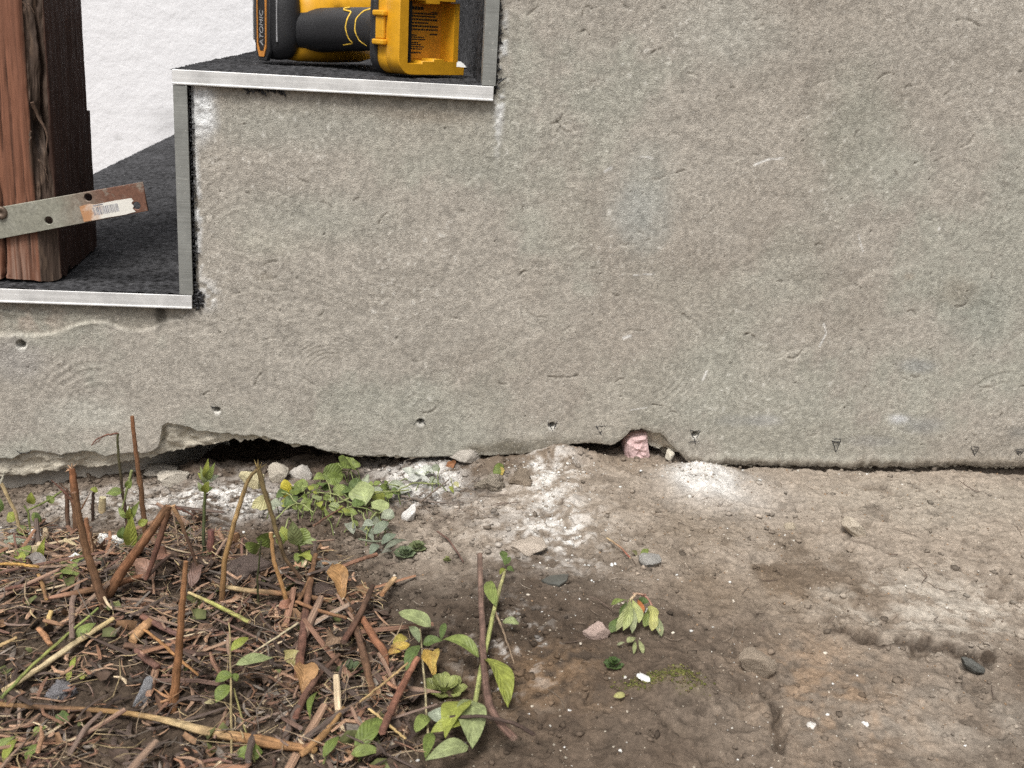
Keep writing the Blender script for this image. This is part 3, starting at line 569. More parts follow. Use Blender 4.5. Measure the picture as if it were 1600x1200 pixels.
b = NB('weathered_timber'); a = b.attr('col'); mp = b.n('ShaderNodeMapping'); mp.inputs['Scale'].default_value = (420, 420, 14); b.l(b.obj(), mp.inputs[0]); nn = b.noise(1, 4, .6, mp.outputs[0])
b.base(b.mul(a.outputs['Color'], b.rng(nn.outputs[0], .3, .7, .72, 1.22))); b.bump(nn.outputs[0], .0006); b.set(Roughness=.72, Specular_IOR_Level=.3); M_TIMB = b.m
PZ = Zp+np.where(Zp < zb+.004, .0025*fbm(S, S*0, .012, 3, 459)+.0015, 0)
Pp = np.stack([PX, PY, PZ], -1); o_ = np.array(post.location)
# smooth shading off at the hard corners is not needed: the corners are ragged
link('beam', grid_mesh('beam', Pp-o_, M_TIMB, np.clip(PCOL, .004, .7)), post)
# loose splinters standing off the split corner
for k, (pts, r_) in enumerate(((((50, 160), (58, 178), (68, 196), (75, 215), (72, 235)), 3.2), (((36, 2), (42, 12), (38, 22)), 2.0), (((44, 6), (50, 14), (55, 22)), 1.8), (((48, 205), (46, 225), (48, 240)), 2.0), (((60, 250), (70, 262), (76, 285)), 1.4))):
    m = MB(); P = resample([at_y(x, y, YF-.001+.004*(x > 55)) for x, y in pts], 12, .0002, k); m.add(*tube(P, np.linspace(1, .25, 12)*r_*.00055, 6, .5, (0, 1, 0), (.12, .078, .055), .15, None, k)); link('splinter', m.mesh('splinter', M_STEM, True, o_), post)
# flat steel strap screwed to the post
ys = YF-.0032
def strap_pt(px, py): p = at_y(px, py, ys); return p[0], p[2]
c_tl, c_tr, c_br, c_bl = strap_pt(-70, 336), strap_pt(223, 284), strap_pt(232, 329), strap_pt(-70, 386)
ox, oz = strap_pt(80, 330); ang = math.atan2(c_tr[1]-c_tl[1], c_tr[0]-c_tl[0])
def loc2(p): dx, dz = p[0]-ox, p[1]-oz; return (dx*math.cos(ang)+dz*math.sin(ang), -dx*math.sin(ang)+dz*math.cos(ang))
q = [loc2(p) for p in (c_bl, c_br, c_tr, c_tl)]
holes = [circle(*loc2(strap_pt(x, y)), r*.00053, 20) for x, y, r in ((138.5, 308, 6.2), (77, 344, 6.2), (214, 321, 6.0))]
b = NB('rusty_steel'); co = b.obj(); sp = b.n('ShaderNodeSeparateXYZ'); b.l(co, sp.inputs[0]); n = b.noise(70, 6, .7, co); n2 = b.noise(420, 4, .6, co)
ad = b.n('ShaderNodeMath', operation='MULTIPLY_ADD'); ad.inputs[1].default_value = .05; b.l(n.outputs[0], ad.inputs[0]); b.l(sp.outputs[0], ad.inputs[2])
cc = b.mix(b.rng(ad.outputs[0], .030, .070, 0, 1), (.305, .300, .245), (.185, .092, .062)); cc = b.mix(b.rng(n.outputs[0], .52, .60, 0, .55), cc, (.36, .355, .30)); cc = b.mul(cc, b.rng(n2.outputs[0], .3, .7, .75, 1.2))
b.base(cc); b.set(Roughness=.55, Metallic=.25); b.bump(n2.outputs[0], .0002); M_STRAP = b.m
strap = shape2d('strap', [q]+holes, .003, M_STRAP, post, .0003); strap['label'] = 'flat steel strap with screw holes, rusty at its right end'
strap.rotation_euler = (math.pi/2, -ang, 0); strap.location = tuple(np.array([ox, ys, oz])-o_)
def on_strap(name, me_obj, px, py, dz, rz=0.0):
    l = loc2(strap_pt(px, py)); me_obj.parent = strap; me_obj.location = (l[0], l[1], dz); me_obj.rotation_euler = (0, 0, rz); return me_obj
m = MB(); ring = []
prof = [(.0, .0022), (.0012, .0022), (.0016, .0010), (.0046, .0021), (.0053, .0012), (.0056, .0)]
V = []; Fq = []
for rr_, hh in prof:
    for k in range(20): V.append((rr_*math.cos(k*math.pi/10), rr_*math.sin(k*math.pi/10), hh-(.0016 if rr_ < .0014 else 0)))
for i in range(len(prof)-1):
    for k in range(20): Fq.append((i*20+k, i*20+(k+1) % 20, (i+1)*20+(k+1) % 20, (i+1)*20+k))
m.add(V, Fq); on_strap('screw', link('screw', m.mesh('screw', m_plain('old_screw', (.13, .095, .07), .5, .5, 300, .7, 1.2))), 2, 332, .0015)
# torn white sticker with a barcode
stk = [(125, 322), (140, 318), (150, 319), (180, 313), (206, 309), (209, 313), (206, 317), (210, 321), (208, 325), (213, 330), (195, 335), (170, 339), (150, 343), (132, 346), (130, 338), (127, 330)]
b = NB('torn_sticker'); co = b.obj(); n = b.noise(120, 5, .7, co); sp = b.n('ShaderNodeSeparateXYZ'); b.l(co, sp.inputs[0])
ad = b.n('ShaderNodeMath', operation='MULTIPLY_ADD'); ad.inputs[1].default_value = .034; b.l(n.outputs[0], ad.inputs[0]); b.l(sp.outputs[0], ad.inputs[2])
b.base(b.mix(b.rng(ad.outputs[0], .045, .058, 1, 0), (.74, .72, .66), (.46, .24, .12))); b.set(Roughness=.7); b.bump(n.outputs[0], .0004)
ls = [loc2(strap_pt(x, y)) for x, y in stk]; sticker = shape2d('sticker', [ls], .0003, b.m, strap); sticker.location = (0, 0, .0018)
m = MB(); x = .0365+.0015; rb = random.Random(3)
bx, by = loc2(strap_pt(160, 327)); x = bx-.007
while x < bx+.013:
    wd = rb.choice((.0003, .0003, .0006, .0009)); v, f = box_v(x, x+wd, by-.0036, by+.0030-.0002*rb.random(), 0, .00012); m.add(v, f); x += wd+rb.choice((.0004, .0006))
v, f = box_v(bx-.006, bx+.002, by+.0038, by+.0046, 0, .00012); m.add(v, f)
lb = link('barcode', m.mesh('barcode', m_plain('faded_ink', (.22, .22, .25), .8, 0, 300, .6, 1.7), False), strap); lb.location = (0, 0, .00196)

# ================================================================== CORDLESS DRILL lying on the upper tread
zt_ = TR2+.0018
Pf = at_z(668, 119, zt_); Pcp = at_z(432, 100, zt_)
Ax = Pcp-Pf; dl_ = np.linalg.norm(Ax[:2]); th = math.atan2(Ax[1], Ax[0])
TH = math.pi-math.radians(49)
drill = thing('cordless_drill', 'black and yellow cordless drill without battery lying on the upper carpeted tread', 'drill', tuple(Pf))
drill.rotation_euler = (0, 0, TH)
# local frame: +X along the handle to the motor, +Y towards the viewer's left, +Z up
def loft(name, rings, mat, parent, n=28, pw=2.4):
    """rings: (x, cy, cz, ry, rz)"""
    V = []; Fc = []
    for (x, cy, cz, ry, rz) in rings:
        for k in range(n):
            a = 2*math.pi*k/n; c, s_ = math.cos(a), math.sin(a)
            V.append((x, cy+ry*math.copysign(abs(c)**(2/pw), c), cz+rz*math.copysign(abs(s_)**(2/pw), s_)))
    for i in range(len(rings)-1):
        for k in range(n): Fc.append((i*n+k, i*n+(k+1) % n, (i+1)*n+(k+1) % n, (i+1)*n+k))
    Fc.append(tuple(range(n-1, -1, -1))); Fc.append(tuple(range((len(rings)-1)*n, len(rings)*n)))
    m = MB(); m.add(V, Fc); return link(name, m.mesh(name, mat), parent)
HZ = .036; KX = .985; CX = .168*KX
foot = None
def plate_x(name, spl, x0, x1, mat, parent, bev=.0):
    """outline in local (y, z), extruded from x0 to x1"""
    o = shape2d(name, [[(p[0], p[1]) for p in s] for s in spl], abs(x1-x0), mat, parent, bev)
    o.matrix_local = Matrix(((0, 0, 1, (x0+x1)/2), (1, 0, 0, 0), (0, 1, 0, 0), (0, 0, 0, 1))); return o
outer = rrect(-.037, .036, .001, .072, .013, 6)
foot = plate_x('battery_foot', [outer], .012, .0255, M_YEL, drill, .003)
cshape = [(-.039, .0725)]+[p for p in rrect(-.037, .036, .001, .072, .014, 6) if p[0] > -.02 and p[1] > .036][::-1][::-1]
cs = [(-.039, .0725)]; cs = [(-.039, .072), (.022, .072)]+[(.022+.014*math.sin(math.radians(t)), .058+.014*math.cos(math.radians(t))) for t in (15, 30, 45, 60, 75, 90)]+[(.036, .015)]+[(.022+.014*math.cos(math.radians(t)), .015-.014*math.sin(math.radians(t))) for t in (15, 30, 45, 60, 75, 90)]
cs += [(-.039, .001), (-.039, .008), (-.030, .008), (-.030, .0125), (-.015, .0125), (-.015, .0145), (-.003, .0145), (-.003, .0125), (.010, .0125), (.010, .0105), (.026, .0105), (.026, .061), (.008, .061), (.008, .0585), (-.008, .0585), (-.008, .061), (-.026, .061), (-.026, .0645), (-.039, .0645)]
rim = plate_x('battery_rail', [cs], -.004, .0125, M_YEL, drill, .0006)
plate_x('terminal_block', [rrect(.0195, .0255, .011, .0605, .001, 2)], -.0005, .0122, M_BLACK2, drill, .0003)
m = MB()
for zz in (.020, .031, .045, .055): v, f = box_v(.0105, .0122, .015, .020, zz, zz+.0009); m.add(v, f)
link('contact', m.mesh('contact', M_BLACK2, False), drill)
m = MB(); v, f = box_v(.0, .0122, -.0345, -.029, .012, .0605); m.add(v, f); link('pocket_rib', m.mesh('pocket_rib', M_YEL, False), drill)
lab = plate_x('rating_label', [rrect(-.024, .011, .014, .0585, .0015, 3)], .0114, .0121, M_LAB, drill)
m = MB(); rb = random.Random(5)
def words(y0, y1, z, h):
    y = y0
    while y < y1-.0006:
        L = rb.uniform(.0012, .0034); v, f = box_v(.01125, .0114, -(min(y+L, y1)), -y, z, z+h); m.add(v, f); y += L+.0005
# dark print: heading block and lines of tiny unreadable type (local y runs towards the viewer's left)
for z, a, b_, h in ((.0535, -.0100, .003, .0026), (.0515, .012, .020, .0010), (.0500, -.010, .020, .0013), (.0478, -.010, .0175, .0013), (.0450, -.010, .020, .0015), (.0424, -.010, .010, .0013), (.0396, -.010, .020, .0015), (.0370, -.010, .020, .0013), (.0335, .011, .020, .0011), (.0325, -.010, -.004, .0010), (.0308, -.010, .004, .0010), (.0290, -.010, .006, .0010), (.0265, -.010, -.002, .0010), (.0248, -.010, .001, .0010), (.0230, -.010, .005, .0010), (.0212, -.010, .003, .0010), (.0180, -.010, .002, .0013)): words(a, b_, z, h)
pr = link('print', m.mesh('print', M_INK, False), lab); pr.matrix_parent_inverse = Matrix(((0, 0, 1, (.0114+.0121)/2), (1, 0, 0, 0), (0, 1, 0, 0), (0, 0, 0, 1))).inverted()
m = MB(); v, f = box_v(.011, .0255, .036, .0415, .024, .0285); m.add(v, f); v, f = box_v(.011, .0255, .036, .0415, .047, .0515); m.add(v, f); v, f = box_v(.013, .0235, .036, .0395, .0285, .047); m.add(v, f)
bevel(link('clip_mount', m.mesh('clip_mount', M_YEL, False), drill), .0012, 2)
plate_x('foot_bumper', [rrect(-.0385, .0385, .0, .0735, .016, 6)], .0245, .033, M_BLACK, drill, .003)
loft('handle', [(x*KX, a, b_, c, d) for x, a, b_, c, d in [(.036, 0, HZ, .033, .031), (.044, -.001, HZ, .027, .026), (.052, -.001, HZ, .0235, .0215), (.064, -.002, HZ-.001, .0215, .0190), (.080, -.002, HZ-.001, .0215, .0185), (.100, -.001, HZ-.002, .0225, .0190), (.118, 0, HZ-.003, .0235, .0193), (.132, .003, HZ-.004, .0245, .0195), (.148, .006, HZ-.0055, .0275, .0200), (.160, .009, HZ-.006, .028, .0205), (.185, .010, HZ-.005, .026, .0215), (.200, .009, HZ-.003, .022, .020)]], M_BLACK, drill)
def pin(pts, mat, r=.0007):
    """a moulded line lying on the handle, points as (x, angle from +Y towards up in degrees)"""
    X_ = [.036, .044, .052, .064, .08, .1, .118, .135, .148, .16]; RY = [.033, .027, .0235, .0215, .0215, .0225, .024, .0265, .029, .03]; RZ = [.031, .026, .0218, .0190, .0186, .0192, .0200, .025, .029, .031]; CY = [0, -.001, -.001, -.002, -.002, -.001, 0, .001, .002, .003]
    P = []
    for x, a in pts:
        a = math.radians(a); c, s_ = math.cos(a), math.sin(a)
        P.append((x*KX, np.interp(x, X_, CY)+np.interp(x, X_, RY)*math.copysign(abs(c)**(2/2.4), c), HZ+np.interp(x, [0, .052, .064, .08, .1, .118, .16], [0, 0, -.001, -.001, -.002, -.003, -.006])+.0003+np.interp(x, X_, RZ)*math.copysign(abs(s_)**(2/2.4), s_)))
    m = MB(); m.add(*tube(resample(P, 40), r, 6)); link('moulded_line', m.mesh('moulded_line', mat), drill)
pin([(.055, 62), (.066, 62), (.073, 48), (.077, 20), (.077, -5), (.073, -30), (.066, -45)], M_YEL2, .0008)
pin([(.098, 68), (.103, 62), (.101, 52), (.088, 44), (.0885, 20), (.0895, 0), (.087, -25), (.084, -40), (.098, -45)], M_YEL2, .0008)
def cyl_y(name, rings, mat, parent, n=36, cx=CX, cz=HZ, pw=2.0):
    V = []; Fc = []
    for y, rx, rz in rings:
        for k in range(n):
            a = 2*math.pi*k/n; c, s_ = math.cos(a), math.sin(a); V.append((cx+rx*math.copysign(abs(c)**(2/pw), c), y, cz+rz*math.copysign(abs(s_)**(2/pw), s_)))
    for i in range(len(rings)-1):
        for k in range(n): Fc.append((i*n+k, (i+1)*n+k, (i+1)*n+(k+1) % n, i*n+(k+1) % n))
    Fc.append(tuple(range(n))); Fc.append(tuple(range(len(rings)*n-1, (len(rings)-1)*n-1, -1)))
    m = MB(); m.add(V, Fc); return link(name, m.mesh(name, mat), parent)
cyl_y('motor_housing', [(.0265, .020, .030), (.024, .026, .0335), (.016, .0300, .0345), (-.014, .0345, .035), (-.018, .0345, .035), (-.05, .033, .034), (-.066, .029, .030)], M_YEL, drill, 36, CX, HZ, 2.5)
cap = cyl_y('rear_cap', [(.0495, .013, .020), (.0480, .020, .030), (.0440, .0245, .035), (.0360, .0270, .0368), (.0290, .0268, .036), (.0260, .0235, .034)], M_BLACK, drill, 36, CX+.006, HZ+.003, 2.9)
cyl_y('chuck', [(-.066, .022, .022), (-.078, .021, .021), (-.080, .019, .019), (-.102, .018, .018), (-.112, .012, .012)], M_BLACK2, drill, 24)
tr_ = loft('trigger', [(.098*KX, -.022, HZ, .010, .008), (.112*KX, -.026, HZ, .012, .009), (.128*KX, -.024, HZ, .012, .009)], M_BLACK2, drill, 16)
cyl_y('direction_button', [(.004, .004, .003), (-.004, .004, .003)], M_BLACK2, drill, 12, .130*KX, HZ+.0265)
ew, eh = .0072, .030
def hexa(k): return [(-ew*k*.55, -eh*k), (ew*k*.55, -eh*k), (ew*k, -eh*k*.72), (ew*k, eh*k*.72), (ew*k*.55, eh*k), (-ew*k*.55, eh*k), (-ew*k, eh*k*.72), (-ew*k, -eh*k*.72)]
def on_cap(o, y): o.matrix_local = Matrix(((-1, 0, 0, CX+.006), (0, 0, 1, y), (0, 1, 0, HZ-.001), (0, 0, 0, 1))); return o
on_cap(shape2d('emblem_band', [[(x*1.6, y*1.12) for x, y in hexa(1)]], .004, M_BLACK, cap, .0008), .0492)
on_cap(shape2d('emblem', [hexa(1.0), hexa(.84)[::-1]], .0012, M_ORG, cap), .0517)
on_cap(shape2d('emblem_plate', [hexa(.83)], .0006, M_BLACK2, cap), .0514)
t_ = text_mesh('lettering', 'ATOMIC', .0080, .0002, M_GREYP, cap, .15); t_.matrix_local = Matrix(((0, 1, 0, CX+.006), (0, 0, 1, .0519), (1, 0, 0, HZ-.006), (0, 0, 0, 1)))
for sx in (1, -1):
    P = [(CX+.006+sx*.0185, .0478, HZ+.003+z) for z in (-.020, -.010, 0, .012, .022)]
    m = MB(); m.add(*tube(resample(P, 16), .0009, 6)); link('cap_edge', m.mesh('cap_edge', M_GREYP), cap)
# thin pale sheet lying under the drill
q = [at_z(x, y, TR2+.0022) for x, y in ((590, 104), (612, 96), (724, 96), (731, 105), (700, 108))]
m = MB(); m.add([p for p in q]+[p-np.array([0, 0, .0005]) for p in q], [(0, 1, 2, 3, 4), (9, 8, 7, 6, 5)]+[(i, i+5, (i+1) % 5+5, (i+1) % 5) for i in range(5)])
link('paper_scrap', m.mesh('paper_scrap', M_PAPER, False), None, 'pale paper scrap sticking out from under the cordless drill', 'paper')

# ================================================================== PINK BLOCK in the wall hole
m = MB(); bm_out = [(978, 690), (985, 684), (993, 681), (1003, 679), (1012, 679), (1014, 690), (1014, 702), (1017, 714), (1012, 719), (1002, 719), (992, 724), (986, 723), (979, 717), (977, 705)]
front = [at_y(x, y, .004) for x, y in bm_out]; nfr = len(front); cpt = np.mean(front, 0)
rb = np.random.default_rng(8); rings = []
for k, (sc_, yy) in enumerate(((.12, -.0025), (.45, -.0015), (.72, -.002), (.92, .000), (1.0, .004), (1.0, .012), (.97, .022), (.95, .034))):
    rings.append([cpt+(p-cpt)*sc_+np.array([0, yy+rb.normal(0, .0007 if k < 4 else .0003), 0]) for p in front])
V = [p for r_ in rings for p in r_]; Fq = [tuple(range(nfr))]
for i in range(len(rings)-1):
    for k in range(nfr): Fq.append((i*nfr+k, (i+1)*nfr+k, (i+1)*nfr+(k+1) % nfr, i*nfr+(k+1) % nfr))
m.add(V, [f[::-1] for f in Fq], (.60, .43, .42)); pink = link('foam_block', m.mesh('foam_block', M_PINK), None, 'pale pink foam lump stuffed into the hole at the foot of the wall', 'foam')
sb_ = pink.modifiers.new('sub', 'SUBSURF'); sb_.subdivision_type = 'SIMPLE'; sb_.levels = 3; sb_.render_levels = 3
tx = bpy.data.textures.new('foam_lumps', 'CLOUDS'); tx.noise_scale = .006; dm = pink.modifiers.new('lumps', 'DISPLACE'); dm.texture = tx; dm.strength = .0022; dm.texture_coords = 'LOCAL'

# ================================================================== STONES AND LUMPS
def lump_mesh(name, seed, sub=3, rough=.22, col=(.4, .36, .3), flat=1.0):
    import bmesh
    bm = bmesh.new(); bmesh.ops.create_icosphere(bm, subdivisions=sub, radius=1.0); r_ = np.random.default_rng(seed)
    ax_ = r_.normal(0, 1, (11, 3)); ax_ /= np.linalg.norm(ax_, axis=1)[:, None]; cut = r_.uniform(.38, .80, 11)
    V = np.array([v.co[:] for v in bm.verts]); Fq = [[v.index for v in f.verts] for f in bm.faces]; bm.free()
    for a, c in zip(ax_, cut):
        k = V@a > c; V[k] -= np.outer((V[k]@a)-c, a)*.94
    V /= np.abs(V).max(0)
    n = fbm(V[:, 0]*1.1+V[:, 2]*.7+seed, V[:, 1]+V[:, 2]*.5, .9, 3, seed % 97)*.5+.5*fbm(V[:, 0]+3*V[:, 2], V[:, 1]*1.3+V[:, 2], .30, 3, seed % 89)
    V = V*(1+rough*n)[:, None]; V[:, 2] *= flat
    m = MB(); m.add(V, Fq, np.asarray(col)*(1+.25*n)[:, None]); return m.mesh(name, M_STONE)
def stone(px, py, wpx, hpx, col, label, seed, cat='stone', rot=0.0, flat=.6, sink=.25, mat=None, name='stone', rough=.2):
    P = gp(px, py); s = np.linalg.norm(P-CAM)/F_PX; rx, rz = wpx*s/2, hpx*s/2*1.05
    o = link(name, lump_mesh(name, seed, 4, rough, np.asarray(col)*1.3, 1.0), None, label, cat); o.location = (P[0], P[1]+rx*.25, P[2]+rz*(1-1.5*sink)); o.rotation_euler = (0.1, rot, seed*.7)
    o.scale = (rx, rx*.8, rz); o.rotation_euler = (0, rot, 0)
    if cat in ('stone', 'mortar', 'plaster flake'): o.data.materials[0] = M_ROCK
    if mat: o.data.materials[0] = mat
    return o
stone(266, 757, 50, 30, (.44, .40, .34), 'cream stone lying alone under the left end of the broken wall edge', 3, rot=.1, sink=.42)
stone(247, 742, 56, 22, (.30, .27, .23), 'grey half buried stone just behind the cream stone under the broken wall edge', 14, rot=-.15)
stone(432, 752, 42, 36, (.40, .36, .30), 'left of two pale stones in the dark gap under the wall, above the yellow leaf', 5, rot=-.3, sink=.42)
stone(468, 748, 40, 34, (.44, .41, .37), 'right of two pale stones in the dark gap under the wall, rounded top', 8, rot=.3, sink=.42)
stone(396, 762, 36, 40, (.45, .40, .25), 'yellowish stone behind the bent golden stem under the wall', 11, rot=-.4, sink=.42)
stone(726, 724, 56, 28, (.36, .33, .29), 'flat grey stone wedged under the wall edge beside a brown leaf scrap', 15, rot=.05, sink=.2)
stone(823, 866, 66, 22, (.42, .36, .30), 'flat pale stone lying at the lower end of the white dust trail', 17, rot=.05, sink=.15)
stone(935, 997, 44, 30, (.38, .29, .25), 'pinkish brown stone beside the wilted cut sprig', 21, rot=.1, sink=.3)
stone(1183, 1048, 62, 46, (.27, .22, .17), 'round brown stone half sunk in the bare soil', 23, rot=.2, sink=.42)
stone(1331, 838, 46, 28, (.46, .40, .32), 'small pale angular stone on the dry soil to the right', 27, rot=.35, sink=.15)
stone(1518, 1052, 40, 20, (.115, .115, .105), 'dark grey flat pebble by the furrow at the far right', 29, rot=.25, sink=.2)
stone(1017, 884, 36, 24, (.30, .29, .27), 'thin flat grey stone chip on the soil next to a tiny green leaf', 33, rot=.1, sink=.3)
stone(641, 816, 26, 34, (.62, .60, .57), 'white dusty lump standing right of the clover weeds', 35, rot=.2, sink=.15)
stone(1047, 722, 15, 22, (.52, .48, .40), 'crumb of pale mortar on the ground right of the pink foam lump', 37, sink=.1, cat='mortar')
stone(1038, 708, 14, 10, (.50, .46, .38), 'tiny mortar crumb resting at the right edge of the wall hole', 39, sink=.1, cat='mortar')
stone(1236, 828, 20, 12, (.34, .29, .22), 'small tan pebble on the dry soil left of the pale angular stone', 41, sink=.3)
stone(812, 756, 40, 30, (.26, .21, .16), 'brown clod of earth left of the white dust trail', 43, cat='clod', name='clod', sink=.45, rough=.6)
stone(765, 766, 44, 30, (.29, .25, .20), 'grey brown clod of earth below the small two-toned leaf', 45, cat='clod', name='clod', sink=.45, rough=.6)
stone(510, 893, 40, 20, (.27, .25, .22), 'grey stone peeping out of the litter right of the oval leaf plant', 47, sink=.25)
stone(500, 934, 70, 34, (.125, .092, .078), 'dark brown bark lump between the stems and the tan dead leaf', 49, cat='bark', name='bark_lump', sink=.4, rough=.3)
stone(375, 905, 90, 44, (.14, .105, .09), 'large dark clod of soil behind the short orange stem', 51, cat='clod', name='clod', sink=.45, rough=.35)
stone(225, 1100, 26, 60, (.30, .30, .31), 'pale grey bark flake lying left of the frayed rust stem', 53, cat='bark', name='bark_flake', rot=.5, sink=.35)
stone(95, 1092, 44, 34, (.27, .26, .27), 'crumpled ash grey scrap near the left edge of the litter', 55, cat='scrap', name='bark_flake', sink=.25, rough=.5)
for i, (px, py, w_, lab) in enumerate(((57, 835, 22, 'white plaster flake below the small weed at the left edge'), (122, 880, 26, 'white plaster flake among grey twigs left of the splintered stem'), (187, 850, 26, 'round white plaster flake between two stems, biggest on the left'), (165, 842, 22, 'pale crumpled plaster flake in front of the bent thin stem'))):
    stone(px, py+8, w_, w_*.9, (.66, .65, .62), lab, 60+i, cat='plaster flake', name='plaster_flake', sink=.15, rough=.4)
def flake(px, py, w_, h_, seed, label, col=(.74, .74, .72)):
    P = gp(px, py); s = np.linalg.norm(P-CAM)/F_PX; r_ = np.random.default_rng(seed); m = MB(); n = 14
    for k in range(3):
        c = np.array([r_.uniform(-.35, .35)*w_, r_.uniform(-.3, .3)*h_, 0])*s; rr_ = r_.uniform(.5, 1.1, n); V = []
        for lv, sc_ in ((0, 1.0), (.0012, .85), (.0018, .3)):
            for j in range(n):
                a = 2*math.pi*j/n; V.append((c[0]+rr_[j]*sc_*math.cos(a)*w_*s*.28, (c[1]+rr_[j]*sc_*math.sin(a)*h_*s*.5), lv+r_.normal(0, .0002)))
        Fq = [(i*n+j, i*n+(j+1) % n, (i+1)*n+(j+1) % n, (i+1)*n+j) for i in range(2) for j in range(n)]+[tuple(range(2*n, 3*n))]
        m.add(V, Fq, col)
    return link('plaster_flake', m.mesh('plaster_flake', M_STONE), None, label, 'plaster flake', None, None, P)
flake(1019, 955, 40, 16, 1, 'white splat of plaster beside the wilted cut sprig')
flake(1012, 1060, 28, 16, 2, 'white plaster flake left of the moss patch')
flake(958, 883, 10, 8, 3, 'white chip of plaster between the dark slate chip and the thin grey stone')
flake(1350, 1133, 12, 8, 4, 'white chip of plaster near the bottom edge on the right')
flake(1263, 1135, 24, 18, 5, 'cluster of whitish chips near the bottom on the right', (.6, .57, .53))
# one shiny dark scrap
P = gp(868, 905); m = MB(); V = [gp(x, y, .0022+.0012*(i % 2)) for i, (x, y) in enumerate(((846, 906), (860, 899), (888, 896), (886, 906), (874, 914), (855, 911)))]
m.add(V+[v-np.array([0, 0, .0012]) for v in V], [tuple(range(6))]+[tuple(range(11, 5, -1))]+[(i, i+6, (i+1) % 6+6, (i+1) % 6) for i in range(6)], (.08, .08, .07)); link('slate_chip', m.mesh('slate_chip', m_plain('slate', (.085, .085, .075), .45), False), None, 'dark slate chip lying right of the leafy green shoot tip', 'stone chip')
# loose crumbs, grit and white specks: too many to count
def crumbs(name, n, sampler, rlo, rhi, cols, seed, sub=1, sink=.3):
    r_ = np.random.default_rng(seed); base = []
    import bmesh
    for k in range(6):
        bm = bmesh.new(); bmesh.ops.create_icosphere(bm, subdivisions=1, radius=1); V = np.array([v.co[:] for v in bm.verts]); Fq = np.array([[v.index for v in f.verts] for f in bm.faces]); bm.free()
        base.append((V*(1+.45*r_.uniform(-1, 1, (len(V), 1)))*np.array([1, r_.uniform(.6, 1), r_.uniform(.45, .8)]), Fq))
    x, y = sampler(r_, n); n = len(x); z = ground_z(x, y); rad = rlo*(rhi/rlo)**(r_.random(n)**2.3)
    if cols is None: cols = C[np.clip(np.searchsorted(gy, y), 0, len(gy)-1), np.clip(np.searchsorted(gx, x), 0, len(gx)-1)]*r_.uniform(.62, 1.2, (n, 1)); ci = np.arange(n)
    else: cols = np.asarray(cols); ci = r_.integers(0, len(cols), n)
    VV, FF, CC_ = [], [], []; off = 0
    for k in range(6):
        idx = np.arange(k, n, 6); V, Fq = base[k]; a = r_.uniform(0, 6.28, len(idx)); ca, sa = np.cos(a), np.sin(a)
        vx = V[None, :, 0]*ca[:, None]-V[None, :, 1]*sa[:, None]; vy = V[None, :, 0]*sa[:, None]+V[None, :, 1]*ca[:, None]
        Q = np.stack([x[idx][:, None]+vx*rad[idx][:, None], y[idx][:, None]+vy*rad[idx][:, None], z[idx][:, None]+(V[None, :, 2]+.5-sink)*rad[idx][:, None]], -1)
        VV.append(Q.reshape(-1, 3)); FF.append((Fq[None]+(np.arange(len(idx))*len(V))[:, None, None]+off).reshape(-1, 3)); off += len(idx)*len(V)
        CC_.append(np.repeat(cols[ci[idx]]*r_.uniform(.75, 1.25, (len(idx), 1)), len(V), axis=0))
    V = np.concatenate(VV); Fq = np.concatenate(FF).astype(np.int32); me = bpy.data.meshes.new(name)
    me.vertices.add(len(V)); me.vertices.foreach_set('co', V.astype(np.float32).ravel()); me.loops.add(Fq.size); me.loops.foreach_set('vertex_index', Fq.ravel())
    me.polygons.add(len(Fq)); me.polygons.foreach_set('loop_start', np.arange(len(Fq), dtype=np.int32)*3); me.polygons.foreach_set('loop_total', np.full(len(Fq), 3, np.int32)); me.update(calc_edges=True)
    me.materials.append(M_STONE); setcol(me, np.concatenate(CC_)); return me
def uni(x0, x1, y0, y1, dens=None):
    def f(r_, n):
        x = r_.uniform(x0, x1, n*3); y = r_.uniform(y0, y1, n*3); k = fbm(x, y, .07, 3, 501)*.8+.5+r_.uniform(-.5, .5, n*3) > .35
        if dens is not None: k &= dens(x, y) > r_.random(n*3)
        return x[k][:n], y[k][:n]
    return f
SOILC = [(.075, .055, .04), (.11, .082, .06), (.15, .115, .085), (.20, .16, .125), (.06, .043, .032)]
left_w = lambda x, y: .10+.90*sst(.14, -.04, x)
link('soil_crumbs', crumbs('soil_crumbs', 24000, uni(-.42, .66, -.55, .03, left_w), .0005, .0034, None, 71), None, 'loose crumbs of brown soil scattered over the ground', 'soil crumbs', None, 'stuff')
link('grit', crumbs('grit', 9000, uni(-.10, .66, -.55, .0, lambda x, y: .8+0*x),   .0003, .0011, [(.33, .28, .22), (.24, .19, .145), (.17, .13, .10), (.42, .37, .30), (.28, .19, .12)], 72), None, 'fine tan grit on the bare soil to the right', 'grit', None, 'stuff')
link('plaster_specks', crumbs('plaster_specks', 800, uni(-.36, .62, -.55, .0, lambda x, y: .25+.75*np.exp(-((x-.16)/.16)**2)), .0004, .0017, [(.72, .71, .68), (.66, .63, .57), (.56, .50, .42)], 73), None, 'tiny white plaster specks sprinkled over the soil', 'specks', None, 'stuff')
